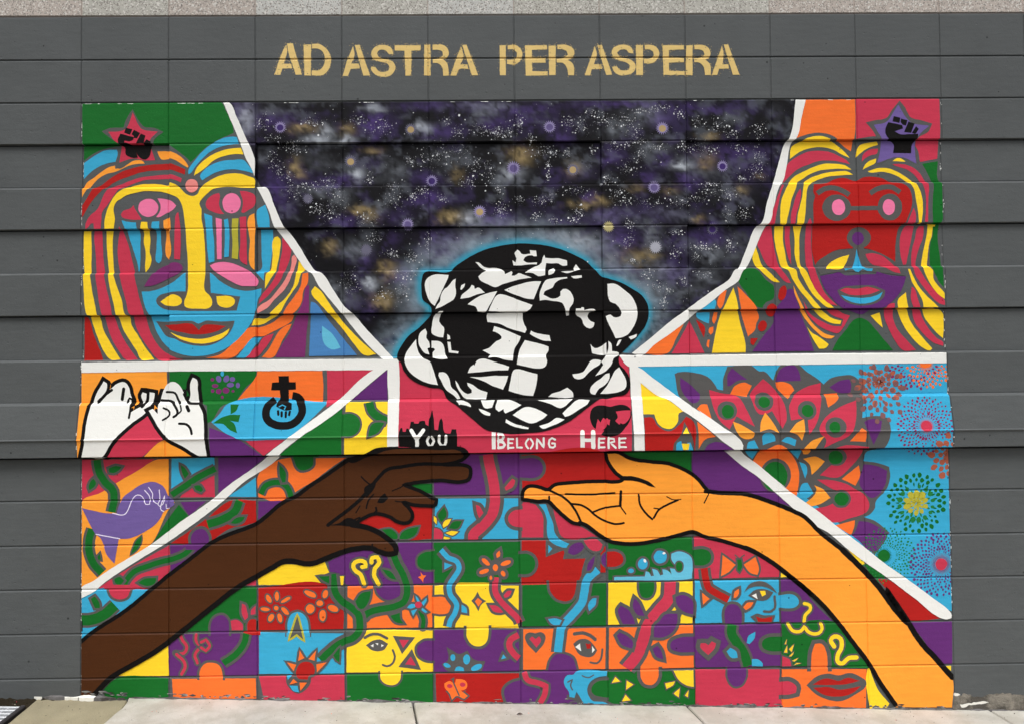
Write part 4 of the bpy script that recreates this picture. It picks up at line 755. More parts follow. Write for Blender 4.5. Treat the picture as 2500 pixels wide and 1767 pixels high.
ART4 = """> tile_faces|faces hearts and shapes drawn inside the puzzle tiles
* flower
@ J
O/G14 e 235,455,20,45,0
+O/G14 e 155,480,22,45,-30
+O/G14 e 320,490,52,16,-30
+O/G14 e 120,582,45,18,5
+O/G14 e 315,600,48,22,45
+O/G14 e 178,665,24,40,25
+O/G14 e 265,665,22,45,-15
+O/G14 c 228,570,22
O/G14 e 560,430,62,26,25
+O/G14 e 708,430,25,42,15
+O/G14 e 655,520,32,28,0
+O/G14 e 562,575,42,45,0
+O/G14 e 785,570,52,30,20
+O/G14 e 683,640,32,55,0
G 325,1240 570,1240 570,1290 540,1350 480,1400 440,1410 370,1370 330,1310
+O/G22 445,1090 460,985 505,1060
+O/G22 545,1070 620,985 605,1085
+O/G22 335,1105 425,1125 400,1190
+O/G22 625,1120 725,1100 630,1200
+R/G20 430,1240 430,1170 470,1110 530,1095 590,1120 610,1180 605,1215 545,1240 540,1270 450,1260
+B 335,1235 385,1230 345,1275
+O 360,1320 400,1265 440,1300
+O 460,1300 535,1300 470,1380
+B 360,1330 440,1330 455,1395 400,1385
B/G20 1605,510 1580,440 1610,470 1630,520
+B/G20 1640,510 1690,460 1690,490 1660,540
+B/G20 1500,560 1540,520 1590,530 1560,570
+B/G20 1560,640 1540,590 1600,570
+B/G20 1650,560 1700,600 1680,610 1640,580
+C e 1610,530,35,32,0
@ N
G e 640,165,75,75,0
+O/G30 655,75 645,40 680,5 682,60
+O/G30 e 545,115,48,22,40
+O/G30 e 740,125,52,22,-20
+O/G30 e 640,168,26,34,0
+O/G30 e 530,205,50,22,-20
+O/G30 e 715,225,20,30,-30
+O/G20 e 595,265,14,22,0
G 165,940 230,980 290,1010 370,975 430,1060 545,1080 510,1175 170,1175 120,1110 180,1070
+B e 228,1045,24,34,0
+B e 362,1062,34,48,0
+B e 170,1122,38,20,20
+B e 460,1140,58,28,-25
+B 245,1175 260,1140 300,1132 335,1145 338,1178
* sparkle
O @J 1605,262 1635,250 1630,210 1655,245 1685,245 1660,275 1655,315 1635,285
G 465,400 500,460 550,490 500,530 475,592 440,530 405,490 440,450
+O 470,460 512,495 475,545 440,495
Y/G12 1785,1295 1820,1235 1868,1280
Y/G12 1930,1270 1998,1310 1925,1360
Y/G12 1885,1480 1920,1410 1970,1465
@ P
Y/G12 505,1500 600,1480 590,1510 520,1555
Y/G12 590,1600 650,1550 640,1640 610,1620
Y/G12 700,1623 735,1570 730,1640
@ R
Y/G6 385,625 410,570 412,628
Y/G6 425,600 465,560 448,622
Y/G6 425,655 465,618 445,655
Y/G6 450,692 500,670 470,697
Y/G6 460,735 485,710 525,712 470,725
Y/G6 390,560 405,518 402,560
>> arrow
@ J
G/D20 435,650 495,880 430,822 362,872
* heart
@ N
G 1040,1000 940,880 935,820 975,795 1030,805 1090,793 1130,825 1125,890
+C 1045,945 975,860 1000,835 1035,860 1070,835 1090,870
@ P
C/G44 925,1225 845,1140 850,1110 900,1110 925,1130 960,1090 1000,1110 985,1160
* butterfly
@ N
O/G16 145,1300 200,1275 245,1310 260,1255 340,1265 370,1300 360,1350 310,1370 375,1420 340,1450 270,1420 220,1460 200,1400 150,1340
+G l14 230,1280 290,1415
+C e 200,1325,28,20,0
+C e 325,1310,28,22,0
@ P
O/G20 1060,255 1185,350 1120,420 1045,460
+O/G20 1265,350 1380,275 1415,400 1400,450 1330,430
+E/G16 1200,300 1240,300 1250,370 1225,420 1205,400 1205,350
+G l12 1180,255 1222,290 1270,255
* eye
@ J
G 1105,930 1170,885 1240,872 1320,915 1280,975 1180,985
+W 1150,935 1180,918 1178,950
+W 1195,910 1225,908 1220,930
+W 1255,920 1280,930 1255,948
+G l26 1095,855 1150,825 1220,820 1310,860
@ N
G 1405,910 1460,868 1540,868 1600,915 1640,975 1600,1030 1540,1040 1460,1010
+W 1425,940 1470,905 1485,985
+R 1525,905 1550,915 1580,905 1575,955 1540,960
+W 1590,930 1615,970 1590,1000
+G l34 1415,812 1500,805 1570,830 1620,868
@ P
G 1310,650 1380,595 1480,590 1560,620 1500,690 1400,695
+W 1345,650 1390,628 1405,685
+Y 1425,605 1480,605 1485,640 1450,660
+G 1270,620 1330,535 1440,510 1540,560 1600,635 1500,575 1400,560 1320,580
* nose
@ J
G l20 1365,975 1385,1040 1360,1110 1310,1135 1270,1122
@ N
G l20 1690,965 1675,1060 1640,1100 1575,1092
@ P
G l24 1570,660 1570,780 1540,805 1470,805
* triangle
@ J
G 1365,835 1580,850 1455,1015
+C 1425,875 1520,875 1465,955
G 1550,965 1640,1168 1420,1140
+C 1540,1035 1590,1125 1485,1115
>> sleeping_head
@ N
B/G26 1430,1185 1740,1180 1735,1225 1640,1240 1570,1290 1545,1350 1560,1420 1600,1470 1700,1480 1755,1500 1700,1525 1520,1530 1480,1440 1440,1380 1420,1440 1370,1430 1365,1380 1330,1330 1315,1270 1350,1215 1410,1210
G l14 1355,1285 1400,1260 1382,1320 1400,1360
G l12 1495,1222 1550,1242 1608,1215
>> wave
@ P
T/G16 0,462 300,458 310,410 340,420 360,455 390,450 370,385 420,400 450,450 480,440 470,390 520,400 560,440 545,380 600,390 645,425 655,400 600,350 560,300 560,240 620,220 690,230 755,280 762,480 700,490 0,492
E/G14 e 635,365,33,45,0
* bubble
B/G24 e 450,272,64,62,0
+W e 485,234,15,11,0
B/G22 e 278,338,48,52,0
+W e 300,308,12,18,-30
B/G18 e 165,403,28,22,0
* mouth
G 1335,855 1400,825 1460,840 1580,840 1560,908 1400,910
+R 1390,850 1450,870 1550,855 1545,905 1410,905
@ R
G 570,890 650,820 740,795 830,810 920,790 1000,820 1055,865 1050,900 960,970 850,1020 760,1010 660,970
+R 620,885 700,840 750,835 830,855 900,830 1000,855 900,880 750,888
+R 625,910 750,905 830,925 1010,898 950,950 860,980 740,975 680,950
* squiggle
@ J
Y/G22 l40 1085,330 1050,240 990,190 980,140 1040,105 1090,120 1100,160 1065,165
Y/G22 l40 1225,330 1180,240 1190,180 1230,120 1210,70 1160,80 1155,120
Y/G10 850,255 890,255 880,345 860,345
@ R
Y/G14 l26 545,380 552,330 590,290 590,255 545,238
Y/G14 l26 415,400 450,450 520,455 545,420 590,470 660,475 690,440 680,400
Y/G14 l34 790,580 762,530 790,500 840,520 850,580 820,650 820,700 850,715 910,672 970,668
* corner_shape
@ P
Y/G20 585,1375 780,1372 785,1535 740,1530 650,1480
C/G14 @R 372,655 430,680 445,733 372,733
* weep_hole
K @J 36,700 46,700 44,785 34,785
K @N 884,675 898,675 898,735 884,735
K @P 778,845 790,845 790,900 778,900
K @F 632,385 646,385 646,470 634,470
K @R 1040,320 1058,320 1055,385 1040,385
> second_face|smaller red and violet face with long striped hair
* background
@ b
O 670,95 1150,90 1150,400 1120,590 1060,550 1000,500 950,460 880,430 800,420 700,430 620,455 570,475 600,370 640,220
C 1160,84 1992,80 1995,465 1982,660 1810,692 1780,560 1700,480 1350,450 1162,475
E 1985,685 1985,870 2005,900 2005,1285 @c 2080,130 2085,560 2095,770 2050,720 2010,640 1985,590 1975,430 1985,330 2010,240 @b 1915,1285 1915,1050 1925,920 1880,800 1830,712
@ c
E 80,690 150,590 240,585 350,700 420,760 415,880 340,920 310,970 260,960 160,830
* hair_strand
@ b
Y 640,490 700,465 800,450 900,475 960,515 1030,570 1080,620 1108,655 1030,620 960,580 880,555 800,550 700,565 620,595 520,665 540,545 590,515
C 580,650 700,595 800,585 900,595 1000,635 1080,680 1112,715 1030,695 920,680 800,685 700,720 620,750 540,810 450,900 480,750 510,700
Y 1125,768 1060,725 960,712 860,712 760,740 660,785 570,830 510,890 460,980 420,1080 410,1200 410,1305 470,1310 480,1250 500,1170 520,1070 560,970 585,900 640,860 720,810 800,780 900,765 1000,760
Y 1140,818 1080,785 1000,785 900,795 800,820 720,850 650,900 635,960 625,1040 600,1140 580,1220 575,1305 640,1310 650,1250 660,1150 665,1050 690,930 720,905 800,865 900,835 1000,825
C 610,960 615,1000 600,1100 570,1200 555,1305 510,1305 515,1220 540,1120 570,1020
C 450,925 420,1000 395,1100 370,1220 355,1310 300,1310 340,1170 400,1000 430,920
@ c
C 370,165 410,165 425,260 440,380 470,520 500,600 550,660 590,730 540,720 480,660 430,600 380,560 330,480 300,400 275,350 300,280
Y 445,165 530,165 525,300 545,420 580,560 640,600 660,680 720,780 800,880 880,975 820,970 740,880 660,780 600,680 560,600 510,570 480,480 450,350 440,250
C 545,165 600,165 590,260 600,400 605,545 570,450 545,300
Y 625,165 710,165 690,250 685,400 700,560 740,610 790,720 850,820 930,900 1005,968 950,968 860,900 780,810 720,700 680,620 665,560 640,450 640,300
C 760,130 780,90 805,160 800,300 810,450 830,600 870,720 930,840 1040,950 960,930 900,880 820,780 770,650 745,500 740,350 750,200
Y 260,370 285,450 310,530 340,580 400,640 480,720 420,715 350,660 290,600 240,530 225,480
Y 810,980 880,980 930,1020 1000,1070 1090,1095 1080,1130 1000,1120 900,1070
C 940,985 1030,980 1100,1020 1175,1045 1110,1160 1060,1215 980,1200 880,1150 800,1080 740,1000 700,880 660,800 740,960 800,1040 900,1100 1000,1145 1090,1150 1110,1080 1000,1040
L 612,750 640,820 690,930 740,1020 800,1110 870,1180 950,1230 1025,1245 990,1270 920,1260 840,1200 760,1110 700,1020 660,920 620,820
Y 750,1155 800,1210 880,1260 965,1325 940,1360 870,1370 820,1290
@ b
Y 1170,650 1180,570 1210,530 1300,505 1380,495 1390,525 1320,545 1250,580
C 1228,690 1240,620 1300,575 1390,560 1380,610 1310,630 1260,660
Y 1235,768 1260,720 1310,680 1370,660 1365,700 1300,735
Y 1285,785 1380,755 1480,755 1580,790 1680,850 1750,910 1780,960 1810,1060 1815,1180 1800,1300 1775,1300 1765,1180 1745,1060 1720,950 1640,870 1540,815 1440,790 1300,795
C 1530,715 1640,715 1740,750 1800,800 1850,880 1875,920 1870,1050 1865,1290 1835,1290 1845,1150 1840,1000 1815,920 1760,830 1680,770 1560,730
Y 1535,685 1580,655 1620,658 1665,690
C 1725,1150 1745,1220 1740,1305 1660,1305 1690,1230
@ c
C 1740,165 1820,165 1800,260 1770,400 1740,540 1710,545 1685,450 1680,300 1700,220
C 1870,170 1920,165 1910,280 1870,380 1840,480 1835,560 1870,620 1930,720 2010,810 2105,910 2105,945 2050,930 1960,850 1880,750 1810,640 1790,530 1800,400 1830,290
Y 1960,140 2035,145 2030,170 2010,170 2000,250 1970,350 1955,470 1950,560 1985,600 1990,680 2040,760 2100,830 2100,885 2040,840 1980,770 1930,680 1890,570 1900,470 1930,330 1950,240
Y 1740,590 1760,590 1800,680 1850,770 1920,850 2040,965 1890,965 1880,900 1840,820 1780,720
Y 1890,975 2035,975 2095,1015 2100,1270 2050,1230 1980,1150 1920,1070
C 1775,765 1800,780 1830,870 1860,965 1790,965 1765,880
C 1790,980 1860,985 1890,1060 1960,1180 2040,1270 2100,1310 2100,1345 2000,1310 1900,1220 1820,1110
Y 1635,900 1715,820 1725,900 1740,970 1760,1060 1800,1140 1870,1230 1990,1370 1970,1388 1880,1350 1780,1250 1700,1130 1650,1000
C 1560,930 1605,925 1605,960 1600,1050 1640,1170 1740,1290 1830,1385 1700,1385 1620,1290 1550,1150 1515,1050 1520,970
Y 1380,1045 1470,1015 1500,1165 1440,1110
>> skin
@ b
R 740,920 870,905 960,860 1060,850 1160,880 1240,845 1340,840 1430,855 1500,895 1600,910 1670,950 1705,1040 1700,1150 1660,1250 1640,1300 @c 1680,165 1640,300 1630,520 1550,470 1450,420 1350,385 1170,385 1050,400 950,450 840,550 810,400 815,165 @b 735,1305 735,1100 750,1030 735,1000
@ c
G 840,550 950,450 1060,400 1170,390 1350,390 1460,420 1560,470 1640,530 1650,600 1720,660 1400,620 1050,620 870,650
V 870,660 980,640 1070,625 1110,650 1250,645 1420,640 1430,615 1550,650 1720,665 1680,780 1600,890 1500,965 1380,985 1300,1030 1180,1000 1080,965 980,870 910,770
* eyebrow
@ b
G l50 770,1010 860,960 950,960 1040,995 1085,1025
G l50 1290,1010 1370,965 1500,950 1590,1000
* eye
G e 960,1150,140,130,0
+P e 978,1145,65,78,0
G e 1485,1145,122,132,0
+P e 1475,1145,60,78,0
+G l42 1090,1155 1370,1155
>> nose
@ c
G e 1270,280,118,105,0
G l110 1265,360 1265,560
V e 1262,285,58,64,0
B 1245,390 1270,480 1300,560 1320,580 1390,585 1380,612 1320,605 1290,590 1250,620 1220,615 1190,590 1120,605 1110,585 1190,578 1230,480
* cheek
Y 930,590 980,530 1060,480 1175,445 1140,530 1090,585
C 1335,440 1400,430 1500,455 1570,510 1650,590 1665,635 1600,620 1480,560 1400,540 1350,480
>> mouth
G 1040,800 1100,765 1200,755 1300,750 1400,755 1510,800 1500,860 1430,920 1280,950 1130,915 1060,850
C 1065,800 1130,775 1200,785 1260,780 1330,765 1400,780 1460,800 1380,830 1270,848 1150,840
B 1075,848 1200,870 1320,872 1420,850 1485,815 1450,880 1380,915 1280,932 1180,915 1110,880
> painted_star|violet star carrying a black raised fist
@ b
G 1595,100 1650,170 1705,265 1800,290 1918,322 1880,400 1775,470 1800,720 1600,650 1560,650 1385,720 1400,560 1340,420 1255,315 1340,295 1460,270 1520,190
I 1582,140 1660,270 1710,315 1885,345 1770,460 1760,600 1772,710 1640,650 1550,650 1380,705 1410,580 1415,480 1370,400 1335,340 1460,310 1540,200
>> fist
K 1535,252 1600,268 1590,320 1520,305
K 1607,275 1670,293 1655,345 1622,335 1602,310
K 1680,305 1742,325 1705,415 1635,408
K 1755,350 1782,377 1745,425 1712,418
K 1480,312 1618,340 1625,372 1585,385 1540,402 1600,430 1690,428 1775,425 1770,470 1730,520 1720,608 1540,604 1545,520 1480,470 1450,420 1455,360
> spire_shapes|triangles and ovals between the white curve and the second face
@ c
* triangle
E 1000,1385 1050,1290 1130,1190 1210,1090 1270,1068 1340,1090 1420,1170 1510,1280 1600,1385
V 220,1395 330,1240 430,1100 430,990 500,900 560,790 610,790 650,920 720,1100 780,1260 820,1390
O 70,760 150,840 250,960 285,1070 260,1120 250,1180 180,1250 150,1150 110,1000
@ d
Y 1070,410 1110,560 1120,640 1150,780 1195,960 1195,1045 870,1050 900,880 950,680 1000,560
B 890,520 905,560 890,620 760,625
B 720,655 850,650 840,760 790,740 720,690
R 715,720 760,750 800,790 795,900 760,830
C 650,730 700,830 800,1050 470,1055 560,900
O 590,765 520,900 430,1050 190,1055 350,930
O 990,440 1005,440 960,600 940,620 915,580 930,500
* oval
O 890,650 925,650 910,730 890,765 875,740
O 850,800 885,790 880,850 860,870 840,850
O 830,920 850,920 840,1000 820,980
@ c
R e 505,825,38,75,15
R e 400,990,50,62,10
R e 318,1145,42,55,20
R 205,1265 275,1265 230,1335 205,1320
> mandala_panel|cyan field with a petalled flower and dotted rosettes
>> field
@ f
B -195,60 1000,50 2870,35 2900,855 2900,870 @S 2120,1550 2000,1500 0,30
>> flower_base
@ f
G 180,130 210,115 380,120 500,160 580,250 590,275 650,290 650,180 690,60 920,52 1000,110 1035,105 1130,195 1150,130 1200,50 1380,48 1450,110 1550,175 1620,235 1680,180 1800,150 1900,150 1980,220 2005,300 1990,400 1970,560 2100,540 2220,560 2240,650 2230,780 2180,860 2050,900 2025,985 2150,1000 2280,1040 2290,1130 2260,1250 2150,1380 2145,1440 2100,1500 2040,1530 2150,1570 2300,1690 @S 1450,770 1420,830 1310,980 1200,880 600,400 @f 700,900 230,360
* petal
V 235,165 330,230 430,330 400,400 340,410 280,340 240,260
V 735,75 800,130 880,185 780,200 710,250 690,250 695,130
V 1190,100 1250,58 1340,55 1385,130 1395,200 1150,205
V 1675,265 1780,200 1870,185 1890,250 1880,320 1760,315
V 1985,600 2060,570 2160,590 2140,680 2080,820 2050,750
V 2030,1015 2150,1030 2260,1080 2240,1220 2130,1340 2080,1330 2030,1270 1990,1210
V @S 1150,650 1240,660 1330,700 1430,770 1380,870 1320,940 1240,930 1160,850 1080,790 1110,760
@ f
O 715,330 760,250 850,215 925,245 870,355
O 1150,215 1220,210 1300,240 1335,290 1290,340 1255,375 1220,330 1170,280
O 1620,330 1750,320 1750,370 1645,460
O 385,470 430,425 485,425 525,570
O 1850,785 1960,655 2008,700 2000,790
O 1815,1155 1980,1025 1995,1120 1950,1220
O @S 920,690 1110,640 1105,700 1075,790
@ f
C 515,285 640,320 780,350 860,480 930,640 760,540 690,665 600,580 540,440
+G e 675,485,95,90,0
+E e 680,495,58,66,0
C 1030,180 1100,240 1190,350 1240,560 1195,660 1100,490 1040,520 980,520 920,410 905,340
+G e 1030,400,90,90,0
+E e 1030,405,55,55,0
C 1590,220 1580,400 1530,600 1450,720 1440,560 1280,580 1270,440 1340,330 1450,260
+G e 1440,485,92,92,0
+E e 1445,490,56,60,0
C 1920,390 1910,560 1850,720 1700,800 1600,850 1620,770 1550,690 1600,570 1750,460
+G e 1710,650,102,100,0
+E e 1700,650,54,56,0
C 1720,850 1800,825 2040,840 2000,920 1900,1040 1780,1140 1600,1120 1700,1030 1840,940
+G e 1760,945,100,85,0
+E e 1752,948,70,66,0
C 1570,1160 1700,1165 1850,1200 1960,1260 2040,1310 2090,1420 2060,1480 1900,1540 1730,1580 1540,1450 1720,1400 1830,1290 1700,1240
+G e 1812,1350,95,90,0
+E e 1815,1350,70,66,0
L 725,590 800,620 930,700 920,740 850,760 800,740 750,670
L 980,690 990,600 1035,505 1100,590 1160,700 1070,665
L 1260,690 1330,610 1405,570 1410,680 1385,775 1340,720
L 1410,850 1480,780 1600,735 1520,850 1480,915 1435,915
L 1435,960 1560,940 1645,985 1600,1040 1520,1115 1500,1020
L 1545,1215 1640,1260 1705,1340 1600,1400 1490,1415 1465,1385 1540,1320 1570,1260
B 1010,820 1010,720 1060,695 1120,730 1130,780 1060,800
B 1185,780 1240,740 1330,770 1320,830 1270,810
B 860,850 870,790 930,770 970,850
B 870,880 990,880 940,960 900,930
B 1290,870 1420,870 1380,960
B 1395,990 1460,1020 1475,1090 1455,1150 1430,1080
B 1400,1310 1430,1200 1480,1190 1540,1290 1470,1345 1410,1340
>> flower_centre
O 1070,850 1170,815 1240,850 1330,930 1390,1060 1395,1180 1370,1340 1200,1250 940,990 1000,890
G e 1165,1120,150,165,0
E e 1160,1130,120,145,0
* rosette
@ g
C2 m 1740,1030 145 185 2 26 43
+C2 m 1740,1030 215 420 6 30 41
+C e 1740,1030,80,80,0
+C x 1740,1030 75 130 40
C2 m 1620,115 200 380 5 24 53
O m 1850,120 140 340 6 20 48
+O e 1790,110,85,75,0
+O x 1790,110 80 130 36
O2 m 1090,380 60 330 4 12 101
M2 m 1060,560 150 400 4 13 96
O2 m 2230,1470 50 340 5 12 101
@ S
E m 1712,475 185 275 3 26 48
+E2 m 1712,475 118 165 2 16 55
+D m 1712,475 42 92 2 10 72
E2 m 1430,990 100 270 8 32 23
+E e 1400,990,58,58,0
+E x 1400,990 56 84 30
V m 1965,1075 125 300 8 32 28
+C2 x 1965,1075 62 125 44
+C e 1965,1075,58,58,0
> tile_group|yellow and red tiles beside the centre panel
* puzzle_tile
Y @d 165,1335 430,1500 590,1623 @M 1700,10 1650,30 1640,100 1600,160 1550,178 1480,160 1430,100 1410,38 1305,38
R @M 1310,70 1390,70 1440,150 1550,200 1650,140 1720,60 1790,110 1805,385 1320,385
O @f 385,590 560,735 460,760 400,850 395,700
V @M 1895,388 1920,340 2000,305 2080,320 2180,388
@ M
G 1700,110 1760,220 1790,300 1800,385 1590,385 1600,320 1660,240
Y 1720,160 1745,225 1680,225
B 1620,385 1630,310 1670,295 1690,385
B 1730,310 1760,310 1790,385 1720,385
Y 1675,320 1750,320 1740,380 1690,380
> white_lines|white painted lines dividing the mural
* white_band
@ T
W 1425,52 1480,52 1560,200 1640,380 1735,600 1735,775 1715,720 1650,600 1590,440 1510,250
W 1757,882 1845,882 1920,1040 2025,1270 2045,1290 2150,1430 @B 412,0 480,90 540,110 660,280 760,430 850,510 960,640 1100,790 1240,942 1140,942 1070,890 960,780 850,650 740,510 600,340 510,230 440,110 395,90 320,-10 @T 2060,1440 1945,1290 1930,1270 1870,1100 1800,960
W @U 20,1215 900,1203 1700,1190 3125,1180 3125,1287 2300,1293 1700,1297 900,1302 20,1315
W @B 1185,1030 1285,938 1292,1000 1298,1330 @C 98,740 0,745 @H 912,425 @B 1190,1330 1182,1040
W @B 1060,1043 1178,1043 1000,1190 830,1340 720,1440 470,1623 @D 2290,700 2030,915 @D 2010,945 1650,1200 @E 1500,20 1300,180 945,430 600,640 300,840 180,940 48,1010 48,910 180,830 320,730 750,470 1060,240 1350,40 @D 1500,1230 1890,940 1910,915 2100,760 2300,610 @B 345,1623 720,1330 950,1110
W @a 1370,95 1468,95 1430,250 1370,480 1340,505 1290,720 1240,900 1215,920 1150,1130 1100,1305 1080,1320 1000,1480 @d 1300,10 1230,170 1195,222 1170,240 1115,350 1000,430 880,530 750,630 720,650 640,720 500,830 300,970 170,1075 80,1050 280,890 460,740 600,640 760,520 900,420 1030,330 1090,235 1120,225 1170,120 1215,10 @a 990,1320 1015,1310 1080,1100 1140,920 1150,900 1210,700 1270,515 1300,480
W @A 1830,1145 @d 170,1072 700,1070 @c 440,1420 1275,1414 2118,1410 2120,1512 1275,1518 440,1527 @d 700,1172 120,1180 @A 1930,1260
W @A 1928,1150 2060,1150 2020,1260 @d 165,1335 180,1600 @M 1300,0 1310,220 1316,387 1215,387 1208,230 1195,0 @A 1945,1400
W @d 60,1180 125,1180 300,1300 530,1470 740,1623 @M 1840,0 2050,150 2265,340 @f 820,850 @f 830,880 1000,1020 1280,1250 @S 350,270 560,420 760,560 960,720 1200,900 1430,1080 1620,1210 1880,1400 2040,1520 2075,1570 2072,1600 2010,1612 1700,1400 1430,1200 1210,1050 1000,890 860,770 700,680 500,520 320,360 150,210 0,105 @M 2110,400 2180,380 2080,310 1960,210 1800,80 1680,0 @d 590,1623 430,1500 330,1460 165,1335 60,1250
"""
